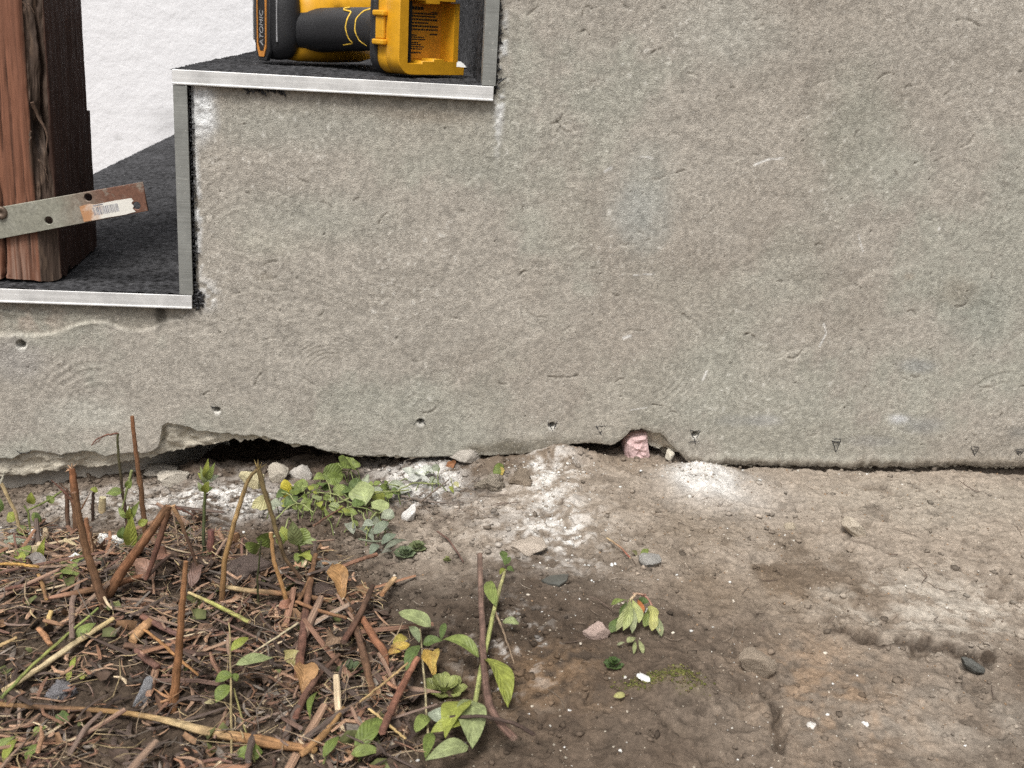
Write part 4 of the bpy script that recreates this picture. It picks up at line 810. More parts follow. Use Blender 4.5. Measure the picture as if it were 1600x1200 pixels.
link('lime_crumbs', crumbs('lime_crumbs', 1100, lambda r_, n: (lambda a, b: (a, b))(*[np.concatenate(q) for q in zip(*[(EL(*e)[0]+r_.normal(0, 1, n//6)*EL(*e)[2]*.55, EL(*e)[1]+r_.normal(0, 1, n//6)*EL(*e)[3]*.55) for e in ((862, 745, 60, 26), (866, 800, 55, 70), (655, 750, 70, 34, -.01), (350, 795, 95, 45, -.03), (30, 850, 90, 30, -.04), (1085, 745, 80, 22))])]), .0004, .0019, [(.62, .61, .58), (.56, .54, .50), (.5, .47, .43), (.3, .26, .22)], 74), None, 'white lime crumbs along the foot of the wall', 'lime crumbs', None, 'stuff')

# ================================================================== STALKS, STICKS AND LITTER
RUST, BROWN, GOLD, STRAW, DARK, GREY, GREEN, OLIVE, RED = (.180, .098, .052), (.125, .072, .047), (.33, .195, .080), (.47, .36, .20), (.060, .036, .026), (.20, .165, .135), (.20, .24, .075), (.19, .14, .065), (.155, .076, .054)
def stalk_pts(pts, sink=.004):
    b0 = gp(pts[0][0], pts[0][1]); P = [b0-np.array([0, 0, sink])]
    for p in pts[1:]:
        q_ = at_y(p[0], p[1], b0[1]+(p[2] if len(p) > 2 else 0)); P.append(q_)
    return P, b0
def stalk(name, label, cat, pts, rpx, col, n=24, wob=.00016, seed=0, sides=8, flat=.8, rough=.06, tip=None, parent=None, origin=None, node=False, attached=False):
    P, b0 = stalk_pts(pts)
    if attached: P = P[1:]; rpx = list(rpx[1:]) if len(rpx) > 1 else rpx
    Q = resample(P, n, wob, seed); s = np.linalg.norm(b0-CAM)/F_PX
    rad = np.interp(np.linspace(0, 1, n), np.linspace(0, 1, len(rpx)), rpx)*s*.82
    if node: rad = rad*(1+.35*np.exp(-((np.linspace(0, 1, n)-.52)/.02)**2))
    cc = np.asarray(col, float)
    if cc.ndim == 2: cc = np.stack([np.interp(np.linspace(0, 1, n), np.linspace(0, 1, len(cc)), cc[:, k]) for k in range(3)], 1)
    m = MB(); m.add(*tube(Q, rad, sides, flat, (0, 1, 0), cc, rough, tip, seed)); og = b0 if origin is None else origin
    return link(name, m.mesh(name, M_STEM, True, og), parent, label, cat, None, None, og if parent is None else None), m, og
def splay(o_name, px, py, Yb, dirs, L, r_, col, parent, og, seed=0):
    """frayed splinters at a broken end, one part"""
    m = MB(); rb = np.random.default_rng(seed); p = at_y(px, py, Yb)
    for k, (dx, dz) in enumerate(dirs):
        e = p+np.array([dx, rb.uniform(-.3, .3), dz])*L*rb.uniform(.6, 1.2); m.add(*tube([p, (p+e)/2+rb.normal(0, .0004, 3), e], [r_, r_*.7, r_*.15], 5, .5, None, np.asarray(col)*rb.uniform(.7, 1.4), .1, None, k))
    return link(o_name, m.mesh(o_name, M_STEM, True, og), parent)
def whole(name, label, cat, stems, splays=()):
    """a standing broken plant stem with its split pieces as parts"""
    b0 = gp(*stems[0][0][0][:2]); root = thing(name, label, cat, b0)
    for k, (pts, rpx, col, *kw) in enumerate(stems):
        pn = (kw[0] if kw else {}).pop('name', 'stem') if kw else 'stem'; stalk(pn, None, None, pts, rpx, col, parent=root, origin=b0, seed=k+int(abs(pts[0][0])), attached=pn in ('splinter', 'fibre', 'bark_strip', 'hanging_strip', 'bent_half', 'snapped_tip') and pts[0] == stems[0][0][0], **(kw[0] if kw else {}))
    for k, (px, py, dirs, L, r_, col) in enumerate(splays): splay('splinter', px, py, b0[1], dirs, L, r_, col, root, b0, k+7)
    return root
stalk('cut_stem', 'tallest upright rust brown stem standing at the left in front of the wall', 'stem', [(230, 850), (222, 780), (213, 712), (206, 650)], [5.6, 4.6, 4, 3.4], [RUST, RUST, (.26, .12, .06)], seed=1, node=True)
whole('bent_stem', 'thin dark stem snapped over at its top, hooked to the left', 'stem', [([(206, 865), (196, 800), (188, 740), (184, 700), (184, 677)], [3.6, 3.2, 2.8, 2.4, 2.2], [BROWN, DARK, (.10, .10, .045)]), ([(206, 865), (184, 677), (166, 680), (150, 687), (143, 696)], [.01, 1.8, 1.6, 1.4, .9], [RED, RED, (.24, .12, .09)], {'name': 'snapped_tip'}), ([(206, 865), (158, 686), (150, 692), (143, 696)], [.01, .8, .8, .6], RED, {'name': 'fibre'})])
whole('splintered_stem', 'thick brown stem curving up from the litter with splintered tip pointing left', 'stem', [([(168, 955), (148, 900), (132, 850), (122, 800), (116, 770)], [10, 8.5, 7, 6, 5], [BROWN, RUST, RUST]), ([(168, 955), (120, 792), (100, 768), (80, 750)], [.5, 3.4, 2.6, .7], [RUST, RED, RED], {'name': 'splinter'}), ([(168, 955), (118, 782), (104, 765), (92, 753)], [.3, 2.0, 1.8, .5], BROWN, {'name': 'splinter'}), ([(168, 955), (124, 800), (136, 780), (140, 770)], [.3, 1.6, 1.4, .4], RUST, {'name': 'splinter'})])
whole('broken_stump', 'broad rust stump with frayed pale tip standing behind the splintered stem', 'stump', [([(122, 838), (120, 800), (116, 760), (112, 732)], [8.5, 8.2, 7.6, 5.5], [BROWN, RUST, (.27, .115, .055)])], [(113, 733, [(-.5, .5), (.1, .9), (-.8, .1), (.5, .7), (-.9, -.3)], .006, .0012, (.5, .32, .2))])
stalk('thin_stump', 'grey brown thin stump left of the frayed broad stump', 'stump', [(106, 836), (105, 800), (104, 765)], [4.4, 4, 3.6], [GREY, BROWN, BROWN], seed=3, n=10)
r_ = whole('leafy_stump', 'short dark stem capped by one small green leaf', 'stump', [([(145, 815), (145, 790), (146, 768)], [3.0, 3.0, 2.6], DARK)])
LEAFY = r_
stalk('hollow_stump', 'pale hollow cut stump with a ring shaped end', 'stump', [(158, 800), (160, 788), (160, 777)], [6.5, 6.5, 6.0], [(.36, .27, .16), (.50, .42, .25)], n=6, seed=4, tip=(.52, .47, .30), rough=.05)
whole('split_stub', 'short split orange stub right of the thick curving stem', 'stump', [([(146, 880), (140, 842), (134, 810)], [5.5, 5, 4], [RUST, (.29, .14, .075)]), ([(148, 880), (143, 850), (140, 832)], [3, 2, .8], (.36, .22, .13), {'name': 'splinter'})])
whole('folded_stem', 'thick reddish stem leaning right and folded over at its top like a roof', 'stem', [([(150, 950), (190, 893), (230, 838), (262, 792)], [9, 9, 8, 7], [RUST, (.24, .11, .055), RUST]), ([(150, 950), (204, 878), (240, 830), (272, 792)], [.5, 2.5, 3, 2], (.36, .22, .13), {'name': 'bark_strip'}), ([(150, 950), (264, 790), (250, 840), (236, 885), (228, 905)], [.5, 6, 5.5, 5, 3.5], [RUST, RED, RED], {'name': 'hanging_strip'}), ([(150, 950), (270, 790), (284, 818), (296, 850), (308, 885)], [.4, 4, 3.6, 3.2, 2], [(.38, .23, .12), BROWN, BROWN], {'name': 'hanging_strip'}), ([(150, 950), (270, 791), (288, 798), (304, 806)], [.3, 3.4, 2.4, .6], RED, {'name': 'splinter'}), ([(150, 950), (268, 790), (276, 830), (279, 852)], [.3, 1.6, 1.6, 1.2], (.40, .29, .2), {'name': 'fibre'})])
whole('kinked_stem', 'golden stem kinked over at a frayed top like an upside down V', 'stem', [([(346, 942), (350, 880), (366, 815), (390, 742), (402, 734)], [5.5, 5.0, 4.4, 4.0, 3.0], [RUST, GOLD, (.44, .29, .13), OLIVE]), ([(346, 942), (404, 733), (416, 775), (432, 830), (445, 872), (470, 905)], [.5, 4.6, 4.4, 4.2, 4.0, 3.4], [OLIVE, OLIVE, BROWN], {'name': 'bent_half'})], [(404, 733, [(-.4, .9), (0, 1.1), (.4, .9), (.7, .5)], .006, .0010, (.30, .22, .09))])
stalk('cut_stem', 'short orange stem leaning left in front of the oval leaf plant', 'stem', [(456, 965), (442, 918), (428, 878), (423, 832)], [4.2, 4.2, 3.8, 3.6], [(.40, .22, .09), (.45, .26, .115)], seed=9, tip=(.55, .38, .22))
stalk('cut_stem', 'dark green hair thin stem left of the short orange stem', 'stem', [(405, 952), (402, 905), (408, 845)], [2.2, 1.8, 1.4], [(.05, .05, .02), (.07, .075, .03)], seed=10)
whole('frayed_stem', 'long straight rust orange stem with frayed foot in the middle of the litter', 'stem', [([(268, 1112), (277, 1040), (284, 960), (290, 878)], [8.5, 7.2, 6.0, 4.0], [(.30, .15, .07), (.27, .13, .06), (.30, .155, .075)]), ([(290, 950), (292, 900), (291, 876)], [2.5, 2.5, 1.2], GREY, {'name': 'bark_strip'})], [(268, 1092, [(-.8, .5), (.5, .6), (-.4, -.8), (.9, -.4), (-.9, -.2), (.2, -1), (-.6, 1)], .011, .0016, (.34, .19, .10))])
stalk('stump', 'reddish square stump behind the kinked golden stem', 'stump', [(330, 874), (329, 845), (330, 828)], [6.5, 6.5, 6], [RED, (.22, .10, .085)], n=8, seed=12, tip=(.12, .06, .05))
stalk('stump', 'brown frayed stump close right of the kinked golden stem', 'stump', [(372, 856), (370, 842), (368, 834)], [7, 7.5, 6.5], [(.25, .13, .06), RUST], n=8, seed=13, rough=.3, tip=(.36, .2, .1))
def lying(name, label, cat, pts, rpx, col, h=.004, n=16, seed=0, flat=.75, sides=7, tip=None, hs=None, group=None, rough=.07, wob=.00012):
    P = [gp(x, y, 0)+np.array([0, 0, (hs[i] if hs else h)]) for i, (x, y) in enumerate(pts)]; Q = resample(P, n, wob, seed); s = np.linalg.norm(P[0]-CAM)/F_PX
    Q[:, 2] = np.maximum(Q[:, 2], ground_z(Q[:, 0], Q[:, 1])+.0008)
    cc = np.asarray(col, float)
    if cc.ndim == 2: cc = np.stack([np.interp(np.linspace(0, 1, n), np.linspace(0, 1, len(cc)), cc[:, k]) for k in range(3)], 1)
    m = MB(); m.add(*tube(Q, np.interp(np.linspace(0, 1, n), np.linspace(0, 1, len(rpx)), rpx)*s*.85, sides, flat, (0, 0, 1), cc, rough, tip, seed))
    return link(name, m.mesh(name, M_STEM, True, P[0]), None, label, cat, group, None, P[0])
LY = [('stick', 'long brown branch lying across the bottom left corner, thicker at its right end', [(-30, 1115), (60, 1122), (150, 1125), (240, 1137), (330, 1162), (420, 1178), (492, 1190)], [5, 5, 5, 6, 9, 11, 6], [GOLD, BROWN, GOLD, STRAW, (.30, .16, .07), (.31, .17, .08)], .007),
 ('straw', 'thick dry tan straw slanting up from the left edge', [(8, 1098), (60, 1065), (120, 1022), (178, 984)], [6, 6, 6.5, 5], [STRAW, (.52, .42, .26), (.50, .38, .19)], .008),
 ('green_stalk', 'thin yellow green stem running alongside the thick tan straw', [(4, 1112), (50, 1062), (100, 1018), (155, 970)], [3.4, 3.2, 3, 2.4], [GREEN, (.28, .29, .09), GREEN], .009),
 ('straw', 'pale thin straw crossing above the pale oval leaf', [(360, 1072), (400, 1044), (466, 1000)], [2.0, 2.2, 2.4], [(.26, .2, .13), (.52, .44, .29), (.52, .44, .29)], .012),
 ('green_stalk', 'yellow green stem end lying on the litter right of the frayed rust stem', [(293, 946), (340, 968), (390, 994)], [3.2, 4.2, 4.4], [STRAW, (.33, .33, .10), (.36, .34, .12)], .010),
 ('stick', 'straight brown stick lying left to right below the short orange stem', [(348, 938), (400, 945), (460, 950), (516, 959)], [5, 6.2, 6.2, 5.5], [STRAW, RUST, RUST], .010),
 ('stick', 'long dark red stick lying upright to the viewer below the bark lump', [(487, 912), (480, 960), (473, 1020), (466, 1080)], [6.2, 6.6, 7, 7], [RUST, (.13, .068, .052), (.18, .085, .055)], .010),
 ('stick', 'thin orange brown stick crossing the litter up to the bark lump', [(493, 890), (486, 925), (474, 950), (462, 972)], [4.5, 4, 3.6, 3], RUST, .012),
 ('stick', 'reddish stick lying between the tan dead leaf and the yellow leaf', [(566, 985), (585, 1020), (600, 1038), (604, 1062)], [6, 7.5, 7.5, 4], [(.24, .11, .06), (.27, .125, .07)], .009),
 ('stick', 'brown bent stick below the tan dead leaf', [(540, 946), (556, 1000), (568, 1040), (583, 1110)], [4, 6, 6.5, 5], [RUST, BROWN, RUST], .008),
 ('stick', 'dark brown forked stick crossing over the red sticks', [(582, 940), (566, 978), (548, 1010), (536, 1030)], [4.5, 5.5, 6, 6], [DARK, BROWN, RED], .012),
 ('stick', 'brown stick lying from the long red stick towards the right', [(463, 970), (500, 985), (540, 996)], [4, 4.2, 3.6], [(.24, .125, .065), RUST], .014),
 ('stick', 'thick dark stick lying flat behind the frayed rust stem', [(196, 1024), (240, 1030), (290, 1034), (334, 1040)], [6.5, 7.5, 7.5, 5], [BROWN, (.12, .07, .055), DARK], .007),
 ('stick', 'brown round stick lying left of the frayed rust stem, tilted down to the right', [(222, 985), (250, 1000), (282, 1016)], [6.5, 6.5, 5], [RED, (.15, .085, .07)], .010),
 ('stick', 'orange brown diagonal stick passing behind the frayed rust stem', [(226, 1008), (252, 1028), (284, 1058), (310, 1080)], [3, 3.4, 3, 2], (.33, .17, .07), .011),
 ('wood_chip', 'broad tan wood chip with a squared end left of the frayed rust stem', [(208, 1022), (220, 1006), (236, 990)], [8, 10, 9], [(.40, .24, .12), (.36, .2, .1)], .009),
 ('wood_chip', 'brown flat chip near the pale grey bark flake', [(214, 1034), (230, 1048), (248, 1062)], [6, 7.5, 6], (.15, .08, .06), .008),
 ('stick', 'reddish shredded stem lying across the foot of the thick curving stem', [(76, 956), (130, 946), (180, 935), (224, 920)], [4, 7, 7.5, 6], [(.40, .22, .15), RUST, RUST, (.33, .15, .08)], .010),
 ('straw', 'golden bent straw lying at the left edge pointing right', [(-20, 913), (30, 915), (62, 919)], [2.8, 3.2, 3.2], (.47, .28, .09), .016),
 ('straw', 'golden straw stub dropping down from the bend of the golden straw', [(62, 919), (68, 935), (74, 958)], [3.2, 3.4, 3], [GOLD, RUST], .010),
 ('stick', 'reddish brown stick lying below the golden bent straw', [(10, 942), (40, 936), (66, 932)], [4, 4.5, 3], RED, .010),
 ('wood_chip', 'small yellow wood chip standing out on the bare soil at the left', [(76, 994), (78, 982), (82, 972)], [4, 4.5, 4], (.56, .40, .17), .008),
 ('wood_chip', 'orange wood chip beside the small yellow chip', [(62, 1000), (72, 1012), (80, 1026)], [5, 5.5, 4], (.36, .19, .10), .008),
 ('wood_chip', 'brown wood chip crossing the orange chip on the bare soil', [(70, 996), (86, 1000), (100, 1004)], [4, 5, 3], (.26, .15, .09), .012),
 ('straw', 'short pale straw at the left edge above the long straws', [(-20, 1034), (8, 1024), (28, 1014)], [4, 4, 3], (.46, .32, .16), .008),
 ('stick', 'dark grey twig running up right to the fold of the reddish stem', [(230, 942), (250, 920), (268, 905)], [3.6, 3.6, 3], DARK, .018),
 ('stick', 'brown straight twig from the clover weeds down to the litter', [(490, 848), (510, 834), (536, 818)], [2.6, 2.2, 1.8], (.16, .09, .06), .014),
 ('stick', 'light brown stick pointing up right at the edge of the litter', [(535, 905), (560, 895), (588, 886)], [4.6, 4.8, 4.6], (.24, .13, .085), .010),
 ('stick', 'frayed orange chip with torn tip on the bare soil right of the tan dead leaf', [(596, 948), (606, 934), (616, 922)], [4.5, 5.5, 6], [(.30, .16, .08), (.46, .32, .18)], .009),
 ('twig', 'long grey brown twig standing up the middle of the soil beside the leafy shoot', [(748, 898), (749, 940), (751, 1000), (753, 1060), (760, 1140), (775, 1168), (800, 1195)], [5, 5, 5.2, 5.2, 5.6, 6, 6], [(.20, .135, .105), (.17, .105, .082), (.15, .09, .07)], .016),
 ('twig', 'dark crossing twig at the bottom between the large green leaves', [(700, 1176), (750, 1174), (800, 1186), (830, 1205)], [4, 4, 4.2, 4], (.075, .05, .04), .022),
 ('stick', 'red brown stick leaning up to the yellow leaf at the litter edge', [(596, 1180), (616, 1130), (640, 1080), (652, 1060)], [7, 7.5, 7.5, 6], [(.17, .085, .06), (.22, .10, .065), (.28, .13, .08)], .014),
 ('straw', 'thin yellow straw crossing the sticks at the bottom', [(562, 1140), (600, 1110), (636, 1078)], [2.2, 2.6, 2.2], (.48, .33, .16), .018),
 ('straw', 'short golden straw pointing down right at the bottom edge', [(576, 1142), (604, 1166), (632, 1190)], [2.6, 2.8, 2.4], (.52, .37, .17), .014),
 ('twig', 'grey twig with a forked end in front of the white dusted weeds', [(655, 800), (675, 784), (700, 764)], [2.0, 1.8, 1.4], (.18, .14, .11), .008),
 ('twig', 'brown twig lying flat under the white dusted weeds', [(625, 780), (660, 788), (700, 792), (724, 790)], [2.4, 3, 2.4, 1.4], (.2, .165, .14), .003),
 ('twig', 'thin reddish root curving down beside the small rosettes', [(683, 838), (700, 850), (715, 872), (724, 886)], [2.0, 2.0, 1.8, 1.4], (.16, .095, .075), .004),
 ('twig', 'short red stalk lying above the thin flat grey stone chip', [(948, 848), (968, 862), (984, 880)], [2.2, 2.2, 1.6], [(.42, .33, .2), (.30, .09, .07)], .004),
 ('stick', 'pair of thin brown sticks pressed in the soil below the pale oval leaf', [(420, 1070), (450, 1090), (484, 1112)], [3, 3.2, 2.6], BROWN, .006),
 ('stick', 'wide reddish stick in the lower middle of the litter', [(462, 1145), (476, 1110), (500, 1075), (530, 1045)], [6, 6.5, 6, 4], [RED, (.155, .085, .06), BROWN], .010),
 ('stick', 'golden brown branch stub curving out of the bottom edge', [(470, 1205), (500, 1180), (525, 1150), (536, 1130)], [7, 7, 5, 3.5], [(.34, .19, .085), GOLD], .010),
 ('stick', 'thin brown stick crossing the bare soil patch at the lower left', [(100, 1150), (70, 1135), (66, 1122)], [3, 3.4, 2.6], (.2, .11, .07), .008),
 ('straw', 'flat pale blade lying in the bottom left corner', [(62, 1205), (68, 1180), (66, 1165)], [4, 4.5, 2], (.38, .22, .13), .012)]
for k, (nm, lab, pts, rp, col, h) in enumerate(LY): lying(nm, lab, {'stick': 'stick', 'straw': 'straw', 'green_stalk': 'stem', 'wood_chip': 'wood chip', 'twig': 'twig'}[nm], pts, rp, col, h, seed=100+k, n=20)

# shredded litter: individual pieces up to the limit, then the fine rest as one mass
POLY = [(-40, 900), (40, 845), (110, 835), (190, 850), (260, 800), (330, 850), (400, 880), (470, 860), (530, 870), (590, 925), (640, 1000), (650, 1080), (640, 1210), (-40, 1210)]
def inpoly(px, py, poly):
    c = np.zeros(np.shape(px), bool); n = len(poly)
    for i in range(n):
        x1, y1 = poly[i]; x2, y2 = poly[(i+1) % n]
        c ^= ((y1 > py) != (y2 > py)) & (px < (x2-x1)*(py-y1)/(y2-y1+1e-9)+x1)
    return c
def lit_pos(n, seed, thin=1.0):
    r_ = np.random.default_rng(seed); x = r_.uniform(-.38, .02, n*8); y = r_.uniform(-.52, .0, n*8); z = ground_z(x, y)
    px, py = proj(np.stack([x, y, z], -1)); k = inpoly(px+25*fbm(x, y, .05, 3, 601)*1.5, py+25*fbm(x, y, .05, 3, 603)*1.5, POLY)
    bare = np.exp(-((px-60)/110)**2-((py-1000)/40)**2)+np.exp(-((px-130)/120)**2-((py-1095)/45)**2)+.9*np.exp(-((px-340)/60)**2-((py-1110)/45)**2)+.8*np.exp(-((px-230)/70)**2-((py-1170)/25)**2)
    k &= r_.random(n*8) > bare*thin
    return x[k][:n], y[k][:n], z[k][:n]
TINT = [(.20, .112, .075), (.15, .085, .063), (.115, .072, .055), (.26, .140, .085), (.055, .038, .030), (.17, .12, .095), (.33, .21, .14), (.19, .16, .135), (.090, .066, .054), (.42, .33, .22)]
TINT = [tuple(min(.6, 1.22*q) for q in t) for t in TINT]
TNAME = ['reddish brown', 'dull red brown', 'brown', 'orange brown', 'blackish', 'grey brown', 'light tan', 'grey', 'dark brown', 'straw coloured']
WTS = np.array([4, 4, 4, 2.5, 3, 4, 1.8, 2.5, 3.5, 1.2]); WTS = WTS/WTS.sum()
VAR = []; VT = []
for k in range(60):
    rb = np.random.default_rng(700+k); n = 6; t = np.linspace(-.5, .5, n); bend = rb.normal(0, .03); ti = rb.choice(len(TINT), p=WTS); VT.append(ti); c = np.array(TINT[ti])*rb.uniform(.8, 1.2)
    P = np.stack([t, bend*(t*t*4-.5)+rb.normal(0, .003, n), rb.normal(0, .003, n)+.03*rb.normal()*t], 1)
    if k % 7 == 0: P[:, 1] += .09*np.maximum(0, t-.1)*rb.choice((-1, 1))*4
    rr_ = rb.uniform(.045, .085)*np.array([.9, 1, 1, 1, .97, .8])*rb.uniform(.93, 1.05, n); inn = c*.35+np.array([.36, .24, .165])*.65 if k % 3 == 0 else None
    if k % 4 == 1: rr_[-1] *= .25; rr_[-2] *= .7
    m = MB(); V, Fq, Cc, uv = tube(P, rr_, 6, rb.uniform(.25, .8), (0, 0, 1), c, .08, c*1.5+.06, k, inn); uv = uv.copy(); uv[:, 0] *= .03; uv[:, 1] += k*.37; m.add(V, Fq, Cc, uv); VAR.append(m.mesh('stem_piece', M_STEM, False))
xs, ys, zs = lit_pos(215, 31); rb = np.random.default_rng(33); PIECES = []
for k in range(len(xs)):
    L = .012*(7.0)**(rb.random()**1.25); o = bpy.data.objects.new('stem_piece', VAR[k % 60]); COL.objects.link(o)
    ww = rb.uniform(.6, 1.15)*min(1.0, .020/L)**.68
    o.location = (xs[k], ys[k], zs[k]+.0025+rb.uniform(0, .008)); o.rotation_euler = (rb.normal(0, .15), rb.normal(0, .16), rb.uniform(0, 6.28)); o.scale = (L, L*ww, L*ww)
    PIECES.append((o, k % 60, L)); o['category'] = 'stem piece'; o['group'] = 'broken stem pieces in the litter'
def fine(name, n, seed, Llo, Lhi, rlo, rhi, tints, label, cat, pos=None, hmax=.006):
    r_ = np.random.default_rng(seed); m = MB(); x, y, z = lit_pos(n, seed+1, .75) if pos is None else pos(r_, n)
    for k in range(len(x)):
        L = Llo*(Lhi/Llo)**r_.random(); a = r_.uniform(0, 6.28); d = np.array([math.cos(a), math.sin(a), r_.normal(0, .2)]); p = np.array([x[k], y[k], z[k]+.0008+r_.uniform(0, hmax)]); sd_ = np.array([-d[1], d[0], 0])*r_.normal(0, .16)*L
        rr_ = rlo*(rhi/rlo)**r_.random(); c = np.array(tints[r_.integers(len(tints))])*r_.uniform(.7, 1.3)
        Q = [p-d*L/2, p-d*L/6+sd_, p+d*L/5+sd_*.8, p+d*L/2]; Q = np.array(Q); Q[:, 2] = np.maximum(Q[:, 2], ground_z(Q[:, 0], Q[:, 1])+.0002)
        m.add(*tube(Q, [rr_*.6, rr_, rr_, rr_*.4], 4, r_.uniform(.35, 1), (0, 0, 1), c, .15, c*1.3, k))
    return link(name, m.mesh(name, M_STEM, False), None, label, cat, None, 'stuff')
fine('litter_shreds', 2100, 41, .004, .026, .0003, .0015, [TINT[i] for i in (0, 1, 2, 3, 4, 5, 6, 8, 4, 8, 9, 7, 4, 8, 6)]+[(.42, .26, .165)], 'fine reddish brown shreds of chopped stems covering the soil on the left', 'litter')
fine('litter_fibres', 1100, 51, .008, .045, .00016, .0005, [STRAW, GREY, (.3, .2, .12), BROWN, (.4, .3, .2)], 'hair thin dry fibres among the chopped stems', 'fibres', hmax=.010)
def rootpos(r_, n):
    x = np.concatenate([r_.normal(.02, .035, n//2), r_.uniform(-.05, .5, n-n//2)]); y = np.concatenate([r_.normal(-.075, .03, n//2), r_.uniform(-.40, -.01, n-n//2)]); y = np.minimum(y, -.006); return x, y, ground_z(x, y)
fine('fine_roots', 260, 61, .006, .030, .00012, .00045, [(.22, .17, .13), (.14, .10, .08), (.30, .25, .2)], 'fine dry roots lying on the bare soil below the wall', 'roots', rootpos, .002)

# crumpled scraps of dead leaf and bark between the stems
r_ = np.random.default_rng(81); m = MB(); x, y, z = lit_pos(420, 83, .8)
for k in range(len(x)):
    L = r_.uniform(.003, .013); W = L*r_.uniform(.35, .8); a = r_.uniform(0, 6.28); R_ = np.array(Matrix.Rotation(a, 3, 'Z') @ Matrix.Rotation(r_.normal(0, .5), 3, 'X') @ Matrix.Rotation(r_.normal(0, .5), 3, 'Y'))
    V = np.array([(i*L/2, j*W*(.5 if i else .62)*r_.uniform(.6, 1.2), (abs(j)*.35+.2*r_.normal())*W) for i in (-1, 0, 1) for j in (-1, 0, 1)])@R_.T+np.array([x[k], y[k], z[k]+r_.uniform(.001, .005)])
    V[:, 2] = np.maximum(V[:, 2], z[k]+.0003); cc = np.array([(.13, .085, .06), (.20, .125, .085), (.08, .055, .042), (.17, .145, .12), (.27, .16, .09), (.12, .13, .05)][r_.integers(6)])*r_.uniform(.7, 1.3)
    m.add(V, [(0, 1, 4, 3), (1, 2, 5, 4), (3, 4, 7, 6), (4, 5, 8, 7)], cc, np.stack([V[:, 0], V[:, 1]*20], 1))
link('leaf_scraps', m.mesh('leaf_scraps', M_STEM, True), None, 'small crumpled brown leaf and bark scraps among the chopped stems', 'leaf scraps', None, 'stuff')

# ================================================================== LEAVES AND PLANTS
def leaf_mesh(name, base, tip, wid, nrm, col, shape='oval', curl=.12, fold=.18, origin=None, seed=0, tipcol=None, wav=.04):
    base, tip, nrm = (np.asarray(v, float) for v in (base, tip, nrm)); d = tip-base; L = np.linalg.norm(d); d = d/L
    nrm = nrm-d*np.dot(nrm, d); nrm /= np.linalg.norm(nrm)+1e-9; sd_ = np.cross(nrm, d); r_ = np.random.default_rng(seed); S_, T_ = np.meshgrid(np.linspace(0, 1, 12), np.linspace(-1, 1, 7), indexing='ij')
    s = S_[:, 0]
    if shape == 'oval': prof = np.sin(np.pi*np.clip(s, 0, 1)**.85)**.75
    elif shape == 'lance': prof = np.sin(np.pi*s**.75)**1.0
    elif shape == 'round': prof = np.sqrt(np.clip(1-(2*s-1)**2, 0, 1))
    elif shape == 'obov': prof = np.sin(np.pi*s**1.9)**.8
    else: prof = np.sin(np.pi*s**.9)**.6*(1+.25*np.sin(9*s+seed))
    prof = np.maximum(prof, .03)
    asym = 1+.12*r_.normal(); h = curl*L*np.sin(np.pi*s)*1.0-curl*L*.6*s*s
    P = base+d*(S_*L)[..., None]+sd_*(T_*prof[:, None]*wid/2*np.where(T_ > 0, asym, 2-asym))[..., None]+nrm*(h[:, None]+fold*np.abs(T_)*prof[:, None]*wid/2+wav*wid*np.sin(S_*9+T_*2.2+seed)*np.abs(T_))[..., None]
    c = np.tile(np.asarray(col, float), S_.shape+(1,))*(1+.12*fbm(S_*3+seed, T_*2, 1.0, 2, seed % 50))[..., None]
    if tipcol is not None: c = ramp(sst(.35, .85, S_+.2*fbm(S_*4, T_*2+seed, 1, 2, 9)), c, np.asarray(tipcol))
    if origin is not None: P = P-np.asarray(origin)
    me = grid_mesh(name, P, M_LEAF, np.clip(c, .01, .9), np.stack([S_, T_], -1)); return me
G1, G2, G3, G4, YG, YEL, DUSTG, TANL = (.165, .215, .052), (.215, .265, .075), (.118, .168, .050), (.295, .340, .155), (.30, .335, .070), (.55, .43, .075), (.34, .37, .27), (.38, .205, .10)
def P3(p, Y0, og):  # photo point -> place: (px, py, dy) on a plane through the plant; ('g', h) = on the ground
    if len(p) == 4: return gp(p[0], p[1])+np.array([0, 0, p[3]])
    return at_y(p[0], p[1], Y0+(p[2] if len(p) > 2 else 0))
def leaf_on(root, og, Y0, base, tip, wpx, col, shape='oval', nrm=(0, -.7, .7), seed=0, **kw):
    b_, t__ = P3(base, Y0, og), P3(tip, Y0, og); s = np.linalg.norm(b_-CAM)/F_PX
    return link('leaf', leaf_mesh('leaf', b_, b_+(t__-b_)*.93, wpx*s*.88, nrm, col, shape, origin=og, seed=seed, **kw), root)
def stem_on(root, og, Y0, pts, rpx, col, seed=0, name='stem'):
    P = [P3(p, Y0, og) for p in pts]; n = 16; s = np.linalg.norm(P[0]-CAM)/F_PX; m = MB(); cc = np.asarray(col, float)
    if cc.ndim == 2: cc = np.stack([np.interp(np.linspace(0, 1, n), np.linspace(0, 1, len(cc)), cc[:, k]) for k in range(3)], 1)
    m.add(*tube(resample(P, n, .0001, seed), np.interp(np.linspace(0, 1, n), np.linspace(0, 1, len(rpx)), rpx)*s, 6, 1, (0, 1, 0), cc, .05, None, seed)); return link(name, m.mesh(name, M_STEM, True, og), root)
def plant(name, label, cat, base, stems, leaves, lying_=False):
    og = gp(*base); root = thing(name, label, cat, og); Y0 = og[1]
    for k, (pts, rp, col) in enumerate(stems): stem_on(root, og, Y0, pts, rp, col, k)
    for k, L in enumerate(leaves):
        kw = dict(L[-1]) if isinstance(L[-1], dict) else {}; a = L[:-1] if kw else L
        if isinstance(L[-1], dict) and not kw: a = L[:-1]
        leaf_on(root, og, Y0, *a, seed=k*3+int(base[0]) % 37, **kw)
    return root
UPN = (0, -.35, .94); FRN = (.1, -.9, .4)
